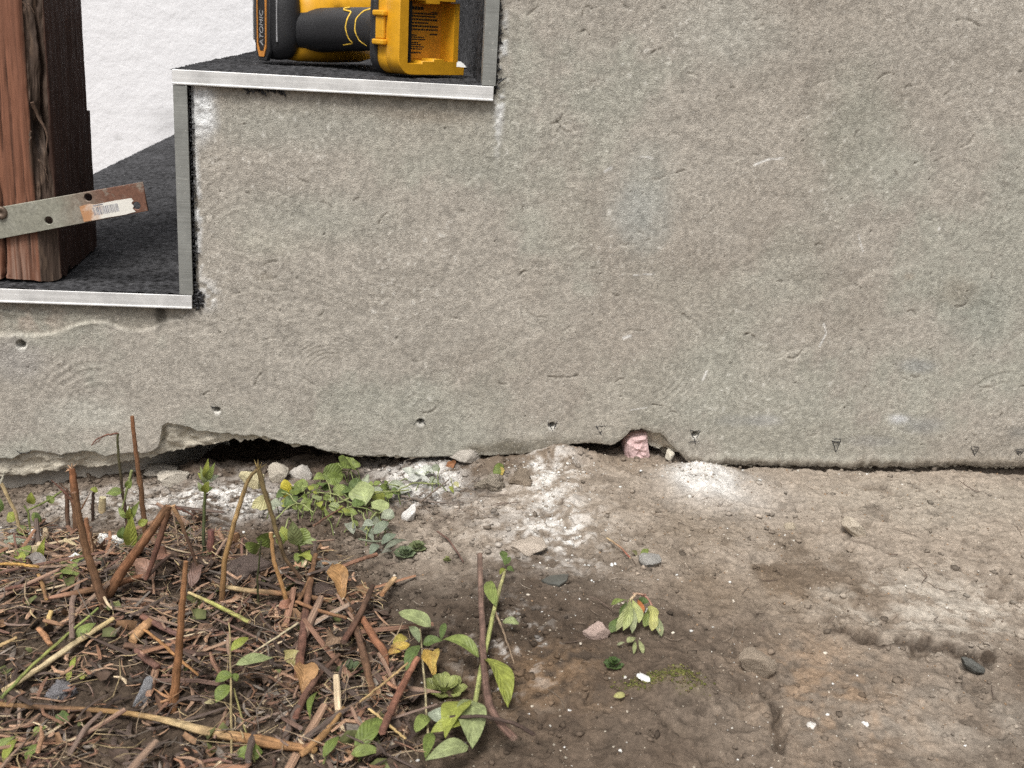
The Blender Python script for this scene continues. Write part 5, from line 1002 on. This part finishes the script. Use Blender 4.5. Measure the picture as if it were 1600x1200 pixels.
g = lambda x, y, h=.004: (x, y, 0, h)
# small green shoots between the stalks at the left
plant('green_shoot', 'upright sprig with a whorl of small light green leaves on a dark stem', 'sprig', (319, 872), [([(319, 874), (318, 820), (320, 780), (322, 745)], [2.6, 2.6, 2.4, 2.0], [(.07, .075, .045), (.10, .115, .05), GREEN])],
 [((322, 748), (325, 716, -.004), 13, YG, 'lance', FRN), ((322, 750), (336, 722, -.006), 12, G2, 'lance', FRN), ((321, 750), (308, 738), 10, YG, 'lance', FRN), ((322, 752), (344, 742), 11, DUSTG, 'lance', FRN), ((321, 758), (312, 726), 9, G4, 'lance', FRN), ((320, 770), (326, 752, -.006), 14, YG, 'oval', FRN), ((320, 764), (334, 762), 9, G3, 'lance', FRN), ((319, 768), (308, 752), 10, G4, 'lance', FRN), ((319, 775), (327, 771), 6, DARK, 'lance', FRN)])
plant('green_shoot', 'light green seedling with one long leaf at the foot of the tallest stem', 'seedling', (206, 866), [([(205, 862), (202, 830), (200, 806)], [2.2, 2, 1.6], GREEN), ([(190, 800), (196, 775), (206, 735)], [1.8, 1.8, 2.2], (.26, .29, .12))],
 [((204, 858), (206, 800, -.008), 22, YG, 'lance', FRN, {'curl': .05}), ((203, 812), (218, 782, -.004), 13, G2, 'lance', FRN), ((202, 808), (184, 792), 14, G2, 'oval', FRN), ((203, 812), (202, 790, -.006), 10, YG, 'lance', FRN), ((216, 820), (232, 812), 13, YG, 'oval', FRN), ((192, 768), (163, 772, -.002), 17, G1, 'lance', (0, -.6, .8), {'curl': .02}), ((198, 764), (206, 745), 12, G1, 'lance', FRN), ((190, 842), (192, 822), 16, G3, 'oval', FRN)])
leaf_on(LEAFY, np.array(LEAFY.location), LEAFY.location[1], (153, 768, -.002), (140, 764, -.004), 11, YG, 'oval', (0, -.5, .85), 5)
plant('weed_sprig', 'small weed with folded green leaves on thin stems at the left edge', 'weed', (34, 840), [([(34, 838), (24, 800), (2, 756)], [2.6, 2.6, 2.8], STRAW), ([(48, 835), (44, 800), (38, 790)], [1.6, 1.6, 1.4], GREEN), ([(42, 798), (70, 785), (96, 768)], [1.4, 1.4, 1.4], GREEN), ([(0, 756), (6, 742), (8, 736)], [2.0, 1.6, .8], (.5, .47, .38))],
 [((50, 788), (48, 768, -.003), 14, YG, 'oval', FRN), ((26, 812), (12, 800), 20, YG, 'oval', FRN), ((40, 822), (30, 834), 16, G2, 'lance', FRN), ((52, 800), (62, 822), 12, G2, 'lance', FRN), ((84, 776), (74, 786), 16, G2, 'oval', FRN), ((36, 828), (28, 840), 22, YG, 'oval', UPN), ((56, 800), (66, 818), 9, G3, 'lance', FRN), ((0, 800), (-8, 775), 22, G3, 'round', FRN)])
plant('weed_leaf', 'pale grey green leaf lying over the lime at the left edge', 'leaf', (42, 852), [([g(44, 852, .008), g(30, 850, .01)], [1.5, 1], GREEN)], [(g(44, 854, .006), g(-8, 866, .004), 24, DUSTG, 'lance', UPN, {'curl': .12})])
plant('green_shoot', 'two narrow green leaves rising from grey twigs at the left edge', 'seedling', (52, 886), [([g(60, 880, .002), g(66, 868, .004)], [1.4, 1], GREEN)], [(g(60, 882, .003), (70, 838, -.004), 13, YG, 'lance', FRN), (g(38, 888, .003), g(22, 876, .008), 18, YG, 'lance', UPN), (g(30, 884, .003), g(50, 872, .012), 22, G2, 'oval', UPN)])
plant('weed_leaf', 'mossy green crumpled leaf group under the shredded stem', 'leaf', (110, 906), [([g(120, 906, .003), g(110, 902, .005)], [1.2, 1], GREEN)], [(g(124, 906, .003), g(88, 900, .006), 22, G2, 'rag', UPN), (g(114, 896, .006), g(134, 884, .010), 16, G2, 'rag', UPN), (g(98, 910, .003), g(84, 908, .006), 12, G1, 'rag', UPN)])
# yellow leaves in front of the gap
plant('fallen_leaf', 'bright yellow round leaf on the edge of the clover weeds', 'leaf', (450, 774), [([g(452, 786, .004), (450, 776)], [1, .8], YG)], [((453, 778), (444, 748, -.004), 22, (.62, .52, .055), 'round', FRN, {'tipcol': (.58, .50, .07)})])
plant('fallen_leaf', 'pale yellow dusty leaf lying on the lime right of the kinked stem top', 'leaf', (408, 798), [([g(414, 792, .004), g(418, 786, .006)], [1, .8], YG)], [(g(422, 790, .006), (392, 793, -.004), 25, (.56, .52, .27), 'round', FRN)])
# clover weed clump
og = gp(540, 800); clover = thing('clover_weed', 'sprawling clump of round leaved green weeds below the dark gap, dusted white', 'weed', og)
CL = [(520, 768, 44, G1, 'round'), (538, 752, 40, G1, 'round'), (545, 748, 34, G2, 'round'), (528, 745, 26, G1, 'round'), (505, 775, 30, G3, 'round'), (530, 785, 26, G2, 'round'), (470, 766, 30, G2, 'round'), (455, 790, 24, G3, 'oval'), (462, 776, 24, G1, 'round'), (447, 790, 18, YG, 'oval'), (486, 781, 16, YG, 'round'), (492, 770, 16, G2, 'oval'), (478, 792, 20, G2, 'oval'), (440, 782, 22, G3, 'oval'), (432, 800, 20, DUSTG, 'oval'), (520, 790, 14, YG, 'round'), (534, 805, 18, YG, 'oval'), (512, 812, 24, G2, 'round'), (500, 806, 16, YG, 'oval'), (556, 770, 30, G3, 'round'), (540, 782, 30, G3, 'round'), (566, 788, 50, G4, 'lance'), (585, 772, 26, DUSTG, 'oval'), (572, 760, 22, DUSTG, 'oval'), (604, 782, 28, G2, 'round'), (618, 778, 20, G3, 'round'), (600, 768, 20, G1, 'round'), (560, 800, 22, G3, 'oval'), (592, 806, 32, G4, 'oval'), (620, 760, 24, DUSTG, 'oval'), (640, 748, 24, (.55, .57, .5), 'oval'), (655, 742, 26, (.60, .62, .56), 'oval'), (668, 738, 24, (.58, .60, .53), 'oval'), (680, 746, 18, DUSTG, 'round'), (648, 756, 22, (.60, .61, .56), 'lance'), (632, 768, 22, (.56, .58, .5), 'oval'), (676, 756, 16, DUSTG, 'oval'), (480, 802, 14, G2, 'round'), (548, 812, 20, G2, 'oval'), (605, 825, 30, DUSTG, 'round'), (586, 830, 24, DUSTG, 'oval'), (575, 838, 22, (.30, .33, .26), 'lance'), (523, 800, 18, G4, 'oval'), (495, 795, 20, G4, 'round'), (466, 800, 22, G1, 'oval'), (555, 745, 20, G2, 'round'), (575, 778, 24, G2, 'round'), (590, 790, 24, YG, 'oval'), (510, 785, 22, G2, 'round'), (500, 758, 22, G2, 'oval')]
rb = np.random.default_rng(91)
CL = CL+[(x+rb.normal(0, 9), y+rb.normal(0, 6), w_*.62, c, s_) for x, y, w_, c, s_ in CL[::2]]
for k, (px, py, w_, c, sh) in enumerate(CL):
    h = rb.uniform(.004, .014)+.012*math.exp(-((px-530)/30)**2-((py-760)/20)**2); p = gp(px, py+6); a = rb.uniform(0, 6.28); s = np.linalg.norm(p-CAM)/F_PX; L = w_*s*(1.0 if sh == 'round' else 1.35); d = np.array([math.cos(a), math.sin(a)*.7, rb.normal(0, .2)+.1]); d /= np.linalg.norm(d)
    c0_ = p+np.array([0, 0, h]); nn_ = np.array([rb.normal(0, .25), -.65+rb.normal(0, .2), .8])
    w_ *= .78; L *= .80; link('leaf', leaf_mesh('leaf', c0_-d*L/2, c0_+d*L/2, w_*s*rb.uniform(.8, 1.05), nn_, np.array(c)*rb.uniform(.85, 1.2), sh, curl=rb.uniform(.03, .16), fold=rb.uniform(.05, .25), origin=og, seed=k, wav=.06), clover)
    m = MB(); q_ = gp(px+rb.normal(0, 16), py+10+rb.normal(0, 5), .0005); m.add(*tube(resample([q_, (q_+c0_)/2+np.array([0, 0, .003]), c0_-d*L/2], 8), .00045, 5, 1, None, (.20, .24, .085), .05)); link('stem', m.mesh('stem', M_STEM, True, og), clover)
for k, (x0, y0, x1, y1) in enumerate(((515, 790, 625, 768), (480, 770, 560, 792), (520, 792, 600, 772), (470, 800, 440, 770), (560, 798, 575, 830), (450, 792, 490, 800), (600, 800, 570, 828), (430, 812, 480, 785), (520, 790, 505, 740), (455, 812, 445, 832), (548, 802, 552, 826), (612, 772, 680, 756), (540, 795, 640, 765))):
    a, b_ = gp(x0, y0, .006), gp(x1, y1, .010); m = MB(); m.add(*tube(resample([a, (a+b_)/2+np.array([0, 0, .006]), b_], 12, .0004, k), .0006, 5, 1, None, (.30, .33, .14), .05)); link('runner', m.mesh('runner', M_STEM, True, og), clover)
# oval leaf plant
plant('oval_leaf_plant', 'plant with upright pale oval leaves in front of the bent brown stem', 'weed', (472, 880), [([g(470, 872), (466, 850), (458, 840)], [1.8, 1.6, 1.2], GREEN), ([g(400, 860), g(440, 856, .012), (470, 852)], [1.6, 1.8, 1.4], (.36, .38, .2))],
 [((462, 852), (456, 812, -.010), 26, G4, 'oval', (0, -.95, .3), {'curl': .05}), ((466, 850), (478, 824, .0), 30, G2, 'round', FRN), ((468, 852), (496, 842, -.006), 20, G4, 'lance', UPN), ((470, 852), (490, 848, -.01), 12, G4, 'lance', UPN), ((446, 846), (440, 820, .004), 18, YG, 'oval', FRN), ((440, 852), (436, 830), 16, G2, 'oval', FRN), (g(424, 856, .006), (402, 842, -.002), 26, G1, 'round', FRN), (g(404, 866, .004), (384, 850, -.002), 20, G2, 'round', FRN), ((472, 868), (476, 900, -.012), 26, G4, 'oval', (0, -.9, .4)), ((470, 866), (486, 874, -.012), 20, YG, 'rag', UPN), ((474, 870), (494, 876, -.008), 14, YG, 'lance', FRN), (g(400, 902, .004), (424, 880, -.004), 24, G2, 'lance', UPN), ((466, 864), (462, 880, -.01), 12, G2, 'oval', FRN)])
# dusty blue green leaves and rosettes
plant('dusty_weed', 'dull blue green dusty leaves lying flat right of the litter below the clover weeds', 'weed', (585, 866), [([g(560, 850), g(585, 858, .006), g(620, 850, .004)], [1.6, 1.6, 1], (.2, .22, .15))],
 [(g(560, 838, .006), g(585, 858, .008), 22, (.25, .28, .21), 'lance', UPN), (g(590, 862, .006), g(576, 876, .004), 16, (.22, .26, .19), 'lance', UPN), (g(584, 850, .008), g(608, 834, .012), 20, (.24, .28, .20), 'oval', UPN), (g(596, 862, .006), g(622, 846, .008), 16, (.21, .25, .18), 'lance', UPN), (g(600, 866, .004), g(640, 852, .006), 12, (.20, .22, .16), 'lance', UPN), (g(612, 868, .004), g(594, 872, .004), 10, (.2, .2, .16), 'lance', UPN), (g(552, 846, .006), g(540, 828, .008), 18, (.33, .35, .28), 'oval', UPN)])
def rosette(px, py, R, n, col, label, name='rosette', tiers=3, seed=0):
    og = gp(px, py); root = thing(name, label, 'rosette', og); s = np.linalg.norm(og-CAM)/F_PX; r_ = np.random.default_rng(seed)
    for t in range(tiers):
        for k in range(n-t):
            a = 2*math.pi*(k+.5*t)/(n-t)+r_.normal(0, .15); d = np.array([math.cos(a), math.sin(a), .25+.45*t]); d /= np.linalg.norm(d); L = R*s*(1-.24*t)
            b_ = og+np.array([0, 0, .002+.0015*t]); link('leaf', leaf_mesh('leaf', b_, b_+d*L, L*.62, (0, 0, 1), np.array(col)*r_.uniform(.8, 1.25), 'obov', curl=-.10, fold=.3, origin=og, seed=k), root)
    return root
rosette(632, 872, 19, 8, (.20, .25, .14), 'grey green succulent rosette, left of the two beside the dusty leaves', seed=1)
rosette(652, 862, 17, 8, (.23, .27, .13), 'yellower green succulent rosette, right of the two beside the dusty leaves', seed=2)
rosette(698, 880, 7, 6, (.21, .23, .08), 'tiny yellow green rosette by the reddish root', tiers=2, seed=3)
rosette(958, 1046, 17, 8, (.10, .16, .05), 'dark green leaf rosette on the soil left of the white plaster flake', seed=4)
rosette(695, 1085, 36, 7, (.27, .30, .10), 'yellowish drooping rosette under the thick green leaf by the twig', tiers=2, seed=5)
rosette(548, 1056, 24, 6, (.09, .12, .055), 'dark curled green leaves half buried in the sticks', tiers=2, seed=6)
# two-toned leaf near the wall
plant('fallen_leaf', 'small green leaf with a yellow lower half on bare soil near the wall', 'leaf', (780, 740), [([g(776, 742, .003), g(784, 742, .006)], [1, .8], YG)], [(g(786, 742, .004), (772, 727, -.002), 24, G1, 'round', FRN, {'curl': .02}), (g(788, 744, .005), g(776, 742, .003), 18, (.50, .38, .10), 'round', (0, -.9, .5), {'tipcol': (.2, .11, .04)})])
plant('fallen_leaf', 'small pale cream leaf curl among fine roots near the wall', 'leaf', (712, 765), [([g(708, 770, .004), g(704, 758, .006)], [1, .7], (.3, .3, .15))], [(g(716, 768, .004), (708, 752, -.002), 9, (.48, .46, .24), 'lance', FRN), (g(708, 774, .002), g(700, 764, .004), 7, YG, 'lance', UPN)])
plant('fallen_leaf', 'rusty orange leaf scrap under the flat grey stone at the wall edge', 'leaf', (700, 730), [([g(706, 728, .003), g(700, 730, .003)], [.8, .6], BROWN)], [(g(712, 726, .004), (694, 734, -.002), 12, (.36, .16, .07), 'rag', FRN)])
# leafy shoot beside the twig
plant('leafy_shoot', 'long yellow green shoot with paired oval leaves lying beside the grey brown twig', 'shoot', (738, 1130), [([g(736, 1150, .010), g(748, 1090, .013), g(757, 1045, .013), g(770, 985, .014), g(780, 945, .014), g(788, 912, .010)], [4.4, 4.2, 4.0, 4.0, 3.6, 2.8], [(.30, .33, .12), (.36, .38, .14), (.42, .38, .19)]), ([g(772, 982, .012), g(786, 1000, .006), g(804, 1044, .002)], [2.2, 1.6, .9], (.30, .22, .15))],
 [(g(774, 980, .015), g(756, 944, .020), 22, G2, 'oval', (-.4, -.5, .8)), (g(784, 994, .010), g(812, 996, .010), 17, G4, 'oval', UPN), (g(746, 1064, .016), g(684, 1042, .022), 26, G2, 'lance', (.1, -.4, .9), {'curl': .2, 'fold': .35}), (g(756, 1066, .016), g(797, 1128, .010), 40, YG, 'oval', (.35, -.45, .8), {'fold': .3}), (g(788, 914, .012), g(778, 918, .010), 12, YG, 'oval', UPN), (g(790, 914, .012), g(804, 912, .010), 14, G3, 'oval', UPN), (g(788, 908, .012), g(782, 888, .016), 12, G3, 'rag', UPN), (g(790, 906, .012), g(796, 896, .014), 9, G3, 'lance', UPN), (g(734, 1128, .014), g(738, 1200, .012), 50, G4, 'oval', (.1, -.5, .85), {'curl': .1}), (g(728, 1130, .014), g(690, 1190, .016), 46, YG, 'lance', (-.3, -.4, .85)), (g(726, 1172, .018), g(668, 1184, .016), 28, YG, 'oval', UPN), (g(706, 1150, .010), g(664, 1140, .012), 30, (.33, .37, .27), 'oval', UPN), (g(668, 1138, .008), g(646, 1160, .006), 24, G2, 'oval', UPN), (g(672, 1170, .010), g(664, 1200, .006), 20, G1, 'oval', UPN), (g(730, 1196, .012), g(660, 1212, .010), 34, G4, 'lance', UPN)])
# green and yellow leaf cluster at the litter edge
plant('leafy_sprig', 'thin stem with dull green and yellow leaves at the right edge of the litter', 'sprig', (668, 1160), [([g(669, 1168, .004), g(664, 1100, .008), g(658, 1040, .012), g(655, 1010, .012)], [2.0, 1.8, 1.8, 1.6], (.40, .34, .2)), ([g(628, 1040, .010), g(650, 1040, .012), g(690, 1034, .008)], [1.6, 1.6, 1.2], (.2, .14, .1))],
 [(g(672, 1010, .014), g(618, 992, .018), 34, G4, 'oval', (.1, -.3, .95), {'curl': .08}), (g(654, 1036, .014), g(636, 1008, .016), 15, (.22, .26, .14), 'lance', UPN), (g(654, 1040, .014), g(634, 1076, .010), 24, G3, 'oval', (-.3, -.4, .85)), (g(640, 1034, .012), g(600, 1046, .010), 22, (.47, .33, .07), 'oval', UPN, {'tipcol': (.38, .22, .07)}), (g(634, 1022, .012), g(612, 1034, .012), 20, (.44, .37, .09), 'oval', UPN), (g(660, 1034, .012), g(692, 1026, .012), 22, G3, 'lance', UPN), (g(688, 1026, .012), g(694, 1000, .014), 12, G3, 'oval', UPN), (g(662, 1042, .012), g(680, 1076, .008), 22, (.46, .30, .07), 'rag', UPN), (g(684, 1040, .012), g(674, 1076, .010), 12, (.50, .36, .1), 'lance', UPN)])
# small leaf pair plant in the middle of the litter
plant('leafy_sprig', 'slender stem with pale oval leaf and darker green leaves low in the litter', 'sprig', (362, 1165), [([g(362, 1195, .006), g(362, 1130, .012), g(361, 1090, .014), g(360, 1020, .012), g(358, 996, .010)], [1.8, 1.8, 1.7, 1.5, 1.2], (.34, .27, .14)), ([g(366, 1100, .010), g(382, 1150, .006), g(398, 1200, .004)], [1.4, 1.4, 1.2], (.28, .25, .1))],
 [(g(362, 1054, .016), g(391, 1038, .020), 17, YG, 'oval', (-.1, -.5, .8)), (g(370, 1076, .016), g(433, 1062, .016), 23, G4, 'lance', UPN, {'curl': .06}), (g(364, 1088, .014), g(334, 1094, .012), 22, G1, 'oval', UPN), (g(364, 1086, .014), g(372, 1094, .012), 12, G1, 'oval', UPN), (g(360, 1100, .012), g(336, 1118, .008), 24, G1, 'oval', UPN), (g(336, 1112, .006), g(318, 1112, .006), 9, (.46, .40, .22), 'oval', UPN)])
plant('weed_leaves', 'pair of green leaves at the bottom edge right of the golden branch stub', 'leaf', (575, 1180), [([g(560, 1200, .004), g(584, 1165, .008)], [1.6, 1.2], GREEN)], [(g(556, 1196, .008), g(598, 1152, .016), 34, G1, 'oval', UPN), (g(548, 1200, .008), g(596, 1192, .008), 24, G2, 'oval', UPN)])
plant('weed_leaves', 'narrow deep green leaf at the bottom edge left of the golden branch stub', 'leaf', (520, 1195), [([g(505, 1204, .004), g(512, 1196, .008)], [1.4, 1.2], GREEN)], [(g(505, 1204, .008), g(532, 1176, .012), 18, G1, 'lance', UPN)])
plant('weed_leaves', 'mottled dark green leaf under the long brown branch', 'leaf', (390, 1190), [([g(372, 1196, .004), g(380, 1192, .006)], [1.4, 1.2], GREEN)], [(g(370, 1196, .006), g(414, 1188, .006), 32, G1, 'rag', UPN)])
plant('weed_leaves', 'narrow green leaf pointing down right of the wide reddish stick', 'leaf', (485, 1135), [([g(500, 1106, .008), g(494, 1116, .01)], [1.2, 1], GREEN)], [(g(500, 1104, .010), g(480, 1148, .010), 16, G1, 'lance', (-.5, -.4, .7))])
plant('weed_leaves', 'grass like green blades in the bottom left corner', 'grass', (20, 1185), [([g(-10, 1190, .004), g(60, 1180, .006)], [1.8, 1.4], GREEN)], [(g(-16, 1195, .006), g(30, 1176, .012), 16, G2, 'lance', UPN), (g(6, 1206, .006), g(32, 1172, .010), 14, YG, 'lance', UPN), (g(40, 1196, .004), g(64, 1180, .008), 16, G1, 'rag', UPN), (g(52, 1160, .004), g(74, 1148, .006), 14, G2, 'rag', UPN), (g(88, 1140, .004), g(112, 1132, .006), 26, G3, 'rag', UPN)])
plant('weed_leaves', 'green leaves lying under the thick tan straw', 'leaf', (140, 1000), [([g(130, 1006, .003), g(150, 990, .004)], [1.2, 1], GREEN)], [(g(120, 1010, .005), g(152, 988, .008), 22, G2, 'lance', UPN), (g(112, 1060, .004), g(120, 1040, .008), 9, YG, 'lance', UPN), (g(106, 1074, .004), g(112, 1058, .006), 9, YG, 'lance', UPN), (g(126, 1068, .003), g(136, 1062, .004), 14, YG, 'rag', UPN), (g(10, 1110, .004), g(28, 1096, .006), 14, G4, 'oval', UPN)])
# wilted cut sprig
plant('wilted_sprig', 'wilted cut sprig with pinkish stalk and pale drooping leaves lying on bare soil', 'sprig', (985, 1000), [([g(988, 940, .006), g(1006, 956, .012), g(1014, 968, .012), g(1022, 982, .010), g(1030, 1000, .006)], [1.2, 1.6, 1.6, 1.5, 1], [(.50, .30, .22), (.48, .25, .2), (.45, .38, .2)]), ([g(1006, 955, .012), g(990, 962, .016), g(980, 974, .016)], [1.6, 2.2, 2.0], [(.50, .28, .22), (.52, .42, .26)])],
 [(g(980, 972, .017), g(974, 1004, .008), 17, (.38, .42, .17), 'obov', FRN), (g(980, 972, .017), g(962, 1002, .006), 14, (.40, .43, .2), 'obov', FRN), (g(983, 972, .017), g(998, 996, .010), 22, (.40, .43, .17), 'obov', FRN), (g(980, 973, .016), g(988, 1004, .006), 14, (.30, .33, .17), 'obov', FRN), (g(978, 972, .016), g(950, 966, .010), 12, G2, 'obov', UPN), (g(976, 968, .014), g(966, 980, .008), 14, G3, 'obov', FRN), (g(992, 966, .014), g(1004, 980, .010), 12, (.45, .17, .06), 'obov', FRN, {'tipcol': (.5, .18, .06)}), (g(1014, 972, .012), g(1018, 1000, .006), 20, (.46, .45, .16), 'rag', FRN), (g(1020, 980, .010), g(1034, 1004, .004), 14, (.30, .33, .17), 'obov', FRN), (g(1010, 970, .010), g(1006, 994, .006), 16, G2, 'obov', FRN), (g(968, 980, .008), g(952, 996, .003), 18, G3, 'obov', UPN), (g(1000, 968, .01), g(1004, 962, .014), 18, (.08, .12, .035), 'obov', UPN), (g(994, 1004, .003), g(978, 1012, .004), 12, (.33, .35, .17), 'obov', UPN), (g(996, 1006, .003), g(1006, 1026, .002), 9, (.33, .35, .17), 'obov', UPN), (g(992, 1008, .003), g(990, 1026, .002), 7, (.3, .33, .15), 'obov', UPN), (g(978, 1010, .003), g(962, 1012, .002), 6, (.33, .35, .2), 'obov', UPN)])
plant('seedling', 'tiny green leaf beside the thin flat grey stone chip', 'seedling', (1006, 872), [([g(1004, 876, .001), g(1006, 870, .003)], [1, .8], GREEN)], [(g(1002, 876, .002), g(1012, 866, .006), 12, G2, 'oval', UPN), (g(994, 872, .002), g(986, 866, .004), 8, (.2, .19, .09), 'oval', UPN)])
plant('fallen_leaf', 'small pale yellow leaf lying left of the moss patch', 'leaf', (965, 1096), [([g(976, 1092, .002), g(982, 1090, .002)], [1, .8], BROWN)], [(g(976, 1092, .003), g(956, 1098, .004), 13, (.44, .42, .17), 'oval', UPN)])
# dead leaves
for k, (lab, b_, t__, w_, c) in enumerate((('tan curled dead leaf with pointed tip at the right side of the litter', (536, 952, .006), (522, 916, .020), 27, (.40, .225, .095)), ('broad tan dead leaf under the long dark red stick', (472, 1100, .006), (474, 1062, .014), 30, (.42, .24, .11)), ('torn yellowish dead leaf half covered by the long dark red stick', (462, 1058, .006), (446, 1040, .012), 22, (.38, .33, .14)), ('pinkish brown dead leaf behind the frayed rust stem', (240, 920, .006), (210, 900, .014), 26, (.30, .175, .125)), ('folded brown dead leaf right of the frayed rust stem top', (298, 930, .006), (312, 902, .012), 20, (.24, .15, .12)), ('crumpled brown dead leaf among the hanging stem strips', (262, 880, .006), (240, 900, .014), 22, (.25, .13, .09)), ('grey brown curled dead leaf in the middle of the stick pile', (522, 1012, .006), (510, 1034, .012), 24, (.26, .175, .115)), ('small cream dead leaf at the left of the litter', (52, 882, .006), (70, 872, .010), 16, (.52, .44, .26)), ('pale sliver of leaf left of the thick curving stem', (98, 866, .008), (118, 868, .010), 8, (.56, .46, .28)), ('red brown torn leaf at the foot of the orange stem', (455, 965, .008), (438, 975, .014), 20, (.34, .17, .11)), ('grey dead leaf scrap left of the mossy green leaf group', (74, 896, .006), (44, 886, .010), 18, (.25, .225, .205)))):
    og = gp(b_[0], b_[1]); B_ = og+np.array([0, 0, b_[2]]); T_ = gp(t__[0], t__[1])+np.array([0, 0, t__[2]]); s = np.linalg.norm(og-CAM)/F_PX
    link('dead_leaf', leaf_mesh('dead_leaf', B_, T_, w_*s, (.2, -.6, .75), c, 'rag', curl=.22, fold=.35, origin=og, seed=k+3, wav=.12), None, lab, 'dead leaf', None, None, og)
link('moss', crumbs('moss', 900, lambda r_, n: (np.concatenate([EL(1066, 1084, 30, 15)[0]+r_.normal(0, .5, n//2)*EL(1066, 1084, 30, 15)[2], EL(1006, 1082, 34, 10)[0]+r_.normal(0, .5, n//2)*EL(1006, 1082, 34, 10)[2]]), np.concatenate([EL(1066, 1084, 30, 15)[1]+r_.normal(0, .5, n//2)*EL(1066, 1084, 30, 15)[3], EL(1006, 1082, 34, 10)[1]+r_.normal(0, .5, n//2)*EL(1006, 1082, 34, 10)[3]])), .0004, .0012, [(.12, .125, .035), (.09, .09, .03), (.16, .15, .05), (.12, .09, .055)], 75), None, 'olive green moss cushion on the soil', 'moss', None, 'stuff')

# say which litter piece is which: by its look and by what it lies beside
LAND = [(225, 840, 'tallest upright stem'), (160, 950, 'thick curving stem foot'), (130, 850, 'frayed broad stump'), (250, 800, 'folded reddish stem'), (319, 868, 'whorled green sprig'), (345, 940, 'kinked golden stem foot'), (455, 962, 'short orange stem foot'), (270, 1100, 'frayed rust stem foot'), (288, 930, 'frayed rust stem top'), (470, 905, 'bent stem half'), (100, 1040, 'thick tan straw'), (400, 1067, 'pale oval leaf'), (345, 1100, 'darker leaf pair'), (528, 935, 'curled tan dead leaf'), (472, 1080, 'broad tan dead leaf'), (475, 1000, 'long dark red stick'), (430, 950, 'straight brown stick'), (345, 970, 'yellow green stem end'), (545, 1056, 'dark curled rosette'), (610, 1040, 'yellow leaf'), (645, 995, 'pale litter edge leaf'), (622, 1120, 'red brown leaning stick'), (575, 1175, 'bottom edge leaf pair'), (510, 1180, 'golden branch stub'), (400, 1175, 'long branch thick end'), (250, 1140, 'long branch middle'), (60, 1122, 'long branch left end'), (95, 1092, 'ash grey scrap'), (225, 1100, 'grey bark flake'), (225, 1005, 'squared tan chip'), (265, 1033, 'thick dark stick'), (72, 1000, 'small yellow chip'), (30, 914, 'golden bent straw'), (105, 905, 'mossy leaf group'), (30, 845, 'left edge weed'), (20, 1185, 'corner grass blades'), (500, 934, 'bark lump'), (375, 905, 'large dark clod'), (330, 845, 'reddish square stump'), (585, 1020, 'reddish stick'), (505, 985, 'thin brown stick'), (480, 1110, 'wide reddish stick')]
used = {}
for o, vk, L in PIECES:
    p = proj(np.array(o.location)); ds = sorted((math.hypot(p[0]-l[0], p[1]-l[1]), l) for l in LAND); l = ds[0][1]; l2 = ds[1][1]
    rel = ('right of' if p[0] > l[0] else 'left of') if abs(p[0]-l[0]) > abs(p[1]-l[1]) else ('in front of' if p[1] > l[1] else 'behind')
    sz = 'short' if L < .022 else ('long' if L > .038 else 'medium'); base = sz+' '+TNAME[VT[vk]]+' stem piece '; t = base+rel+' the '+l[2]
    if t in used: t = base+'between the '+l[2]+' and the '+l2[2]
    while t in used: t = t.replace('stem piece', 'stem piece lying', 1) if 'lying' not in t else t.replace('lying', 'resting', 1) if 'resting' not in t else t+' too'
    for x_, y_ in ((' stem piece', ' stem'), (' and the ', ' and '), ('medium ', ''), (' lying ', ' '), (' in the litter', ''), (' upright', '')):
        if len(t.split()) > 16: t = t.replace(x_, y_)
    used[t] = 1; o['label'] = t
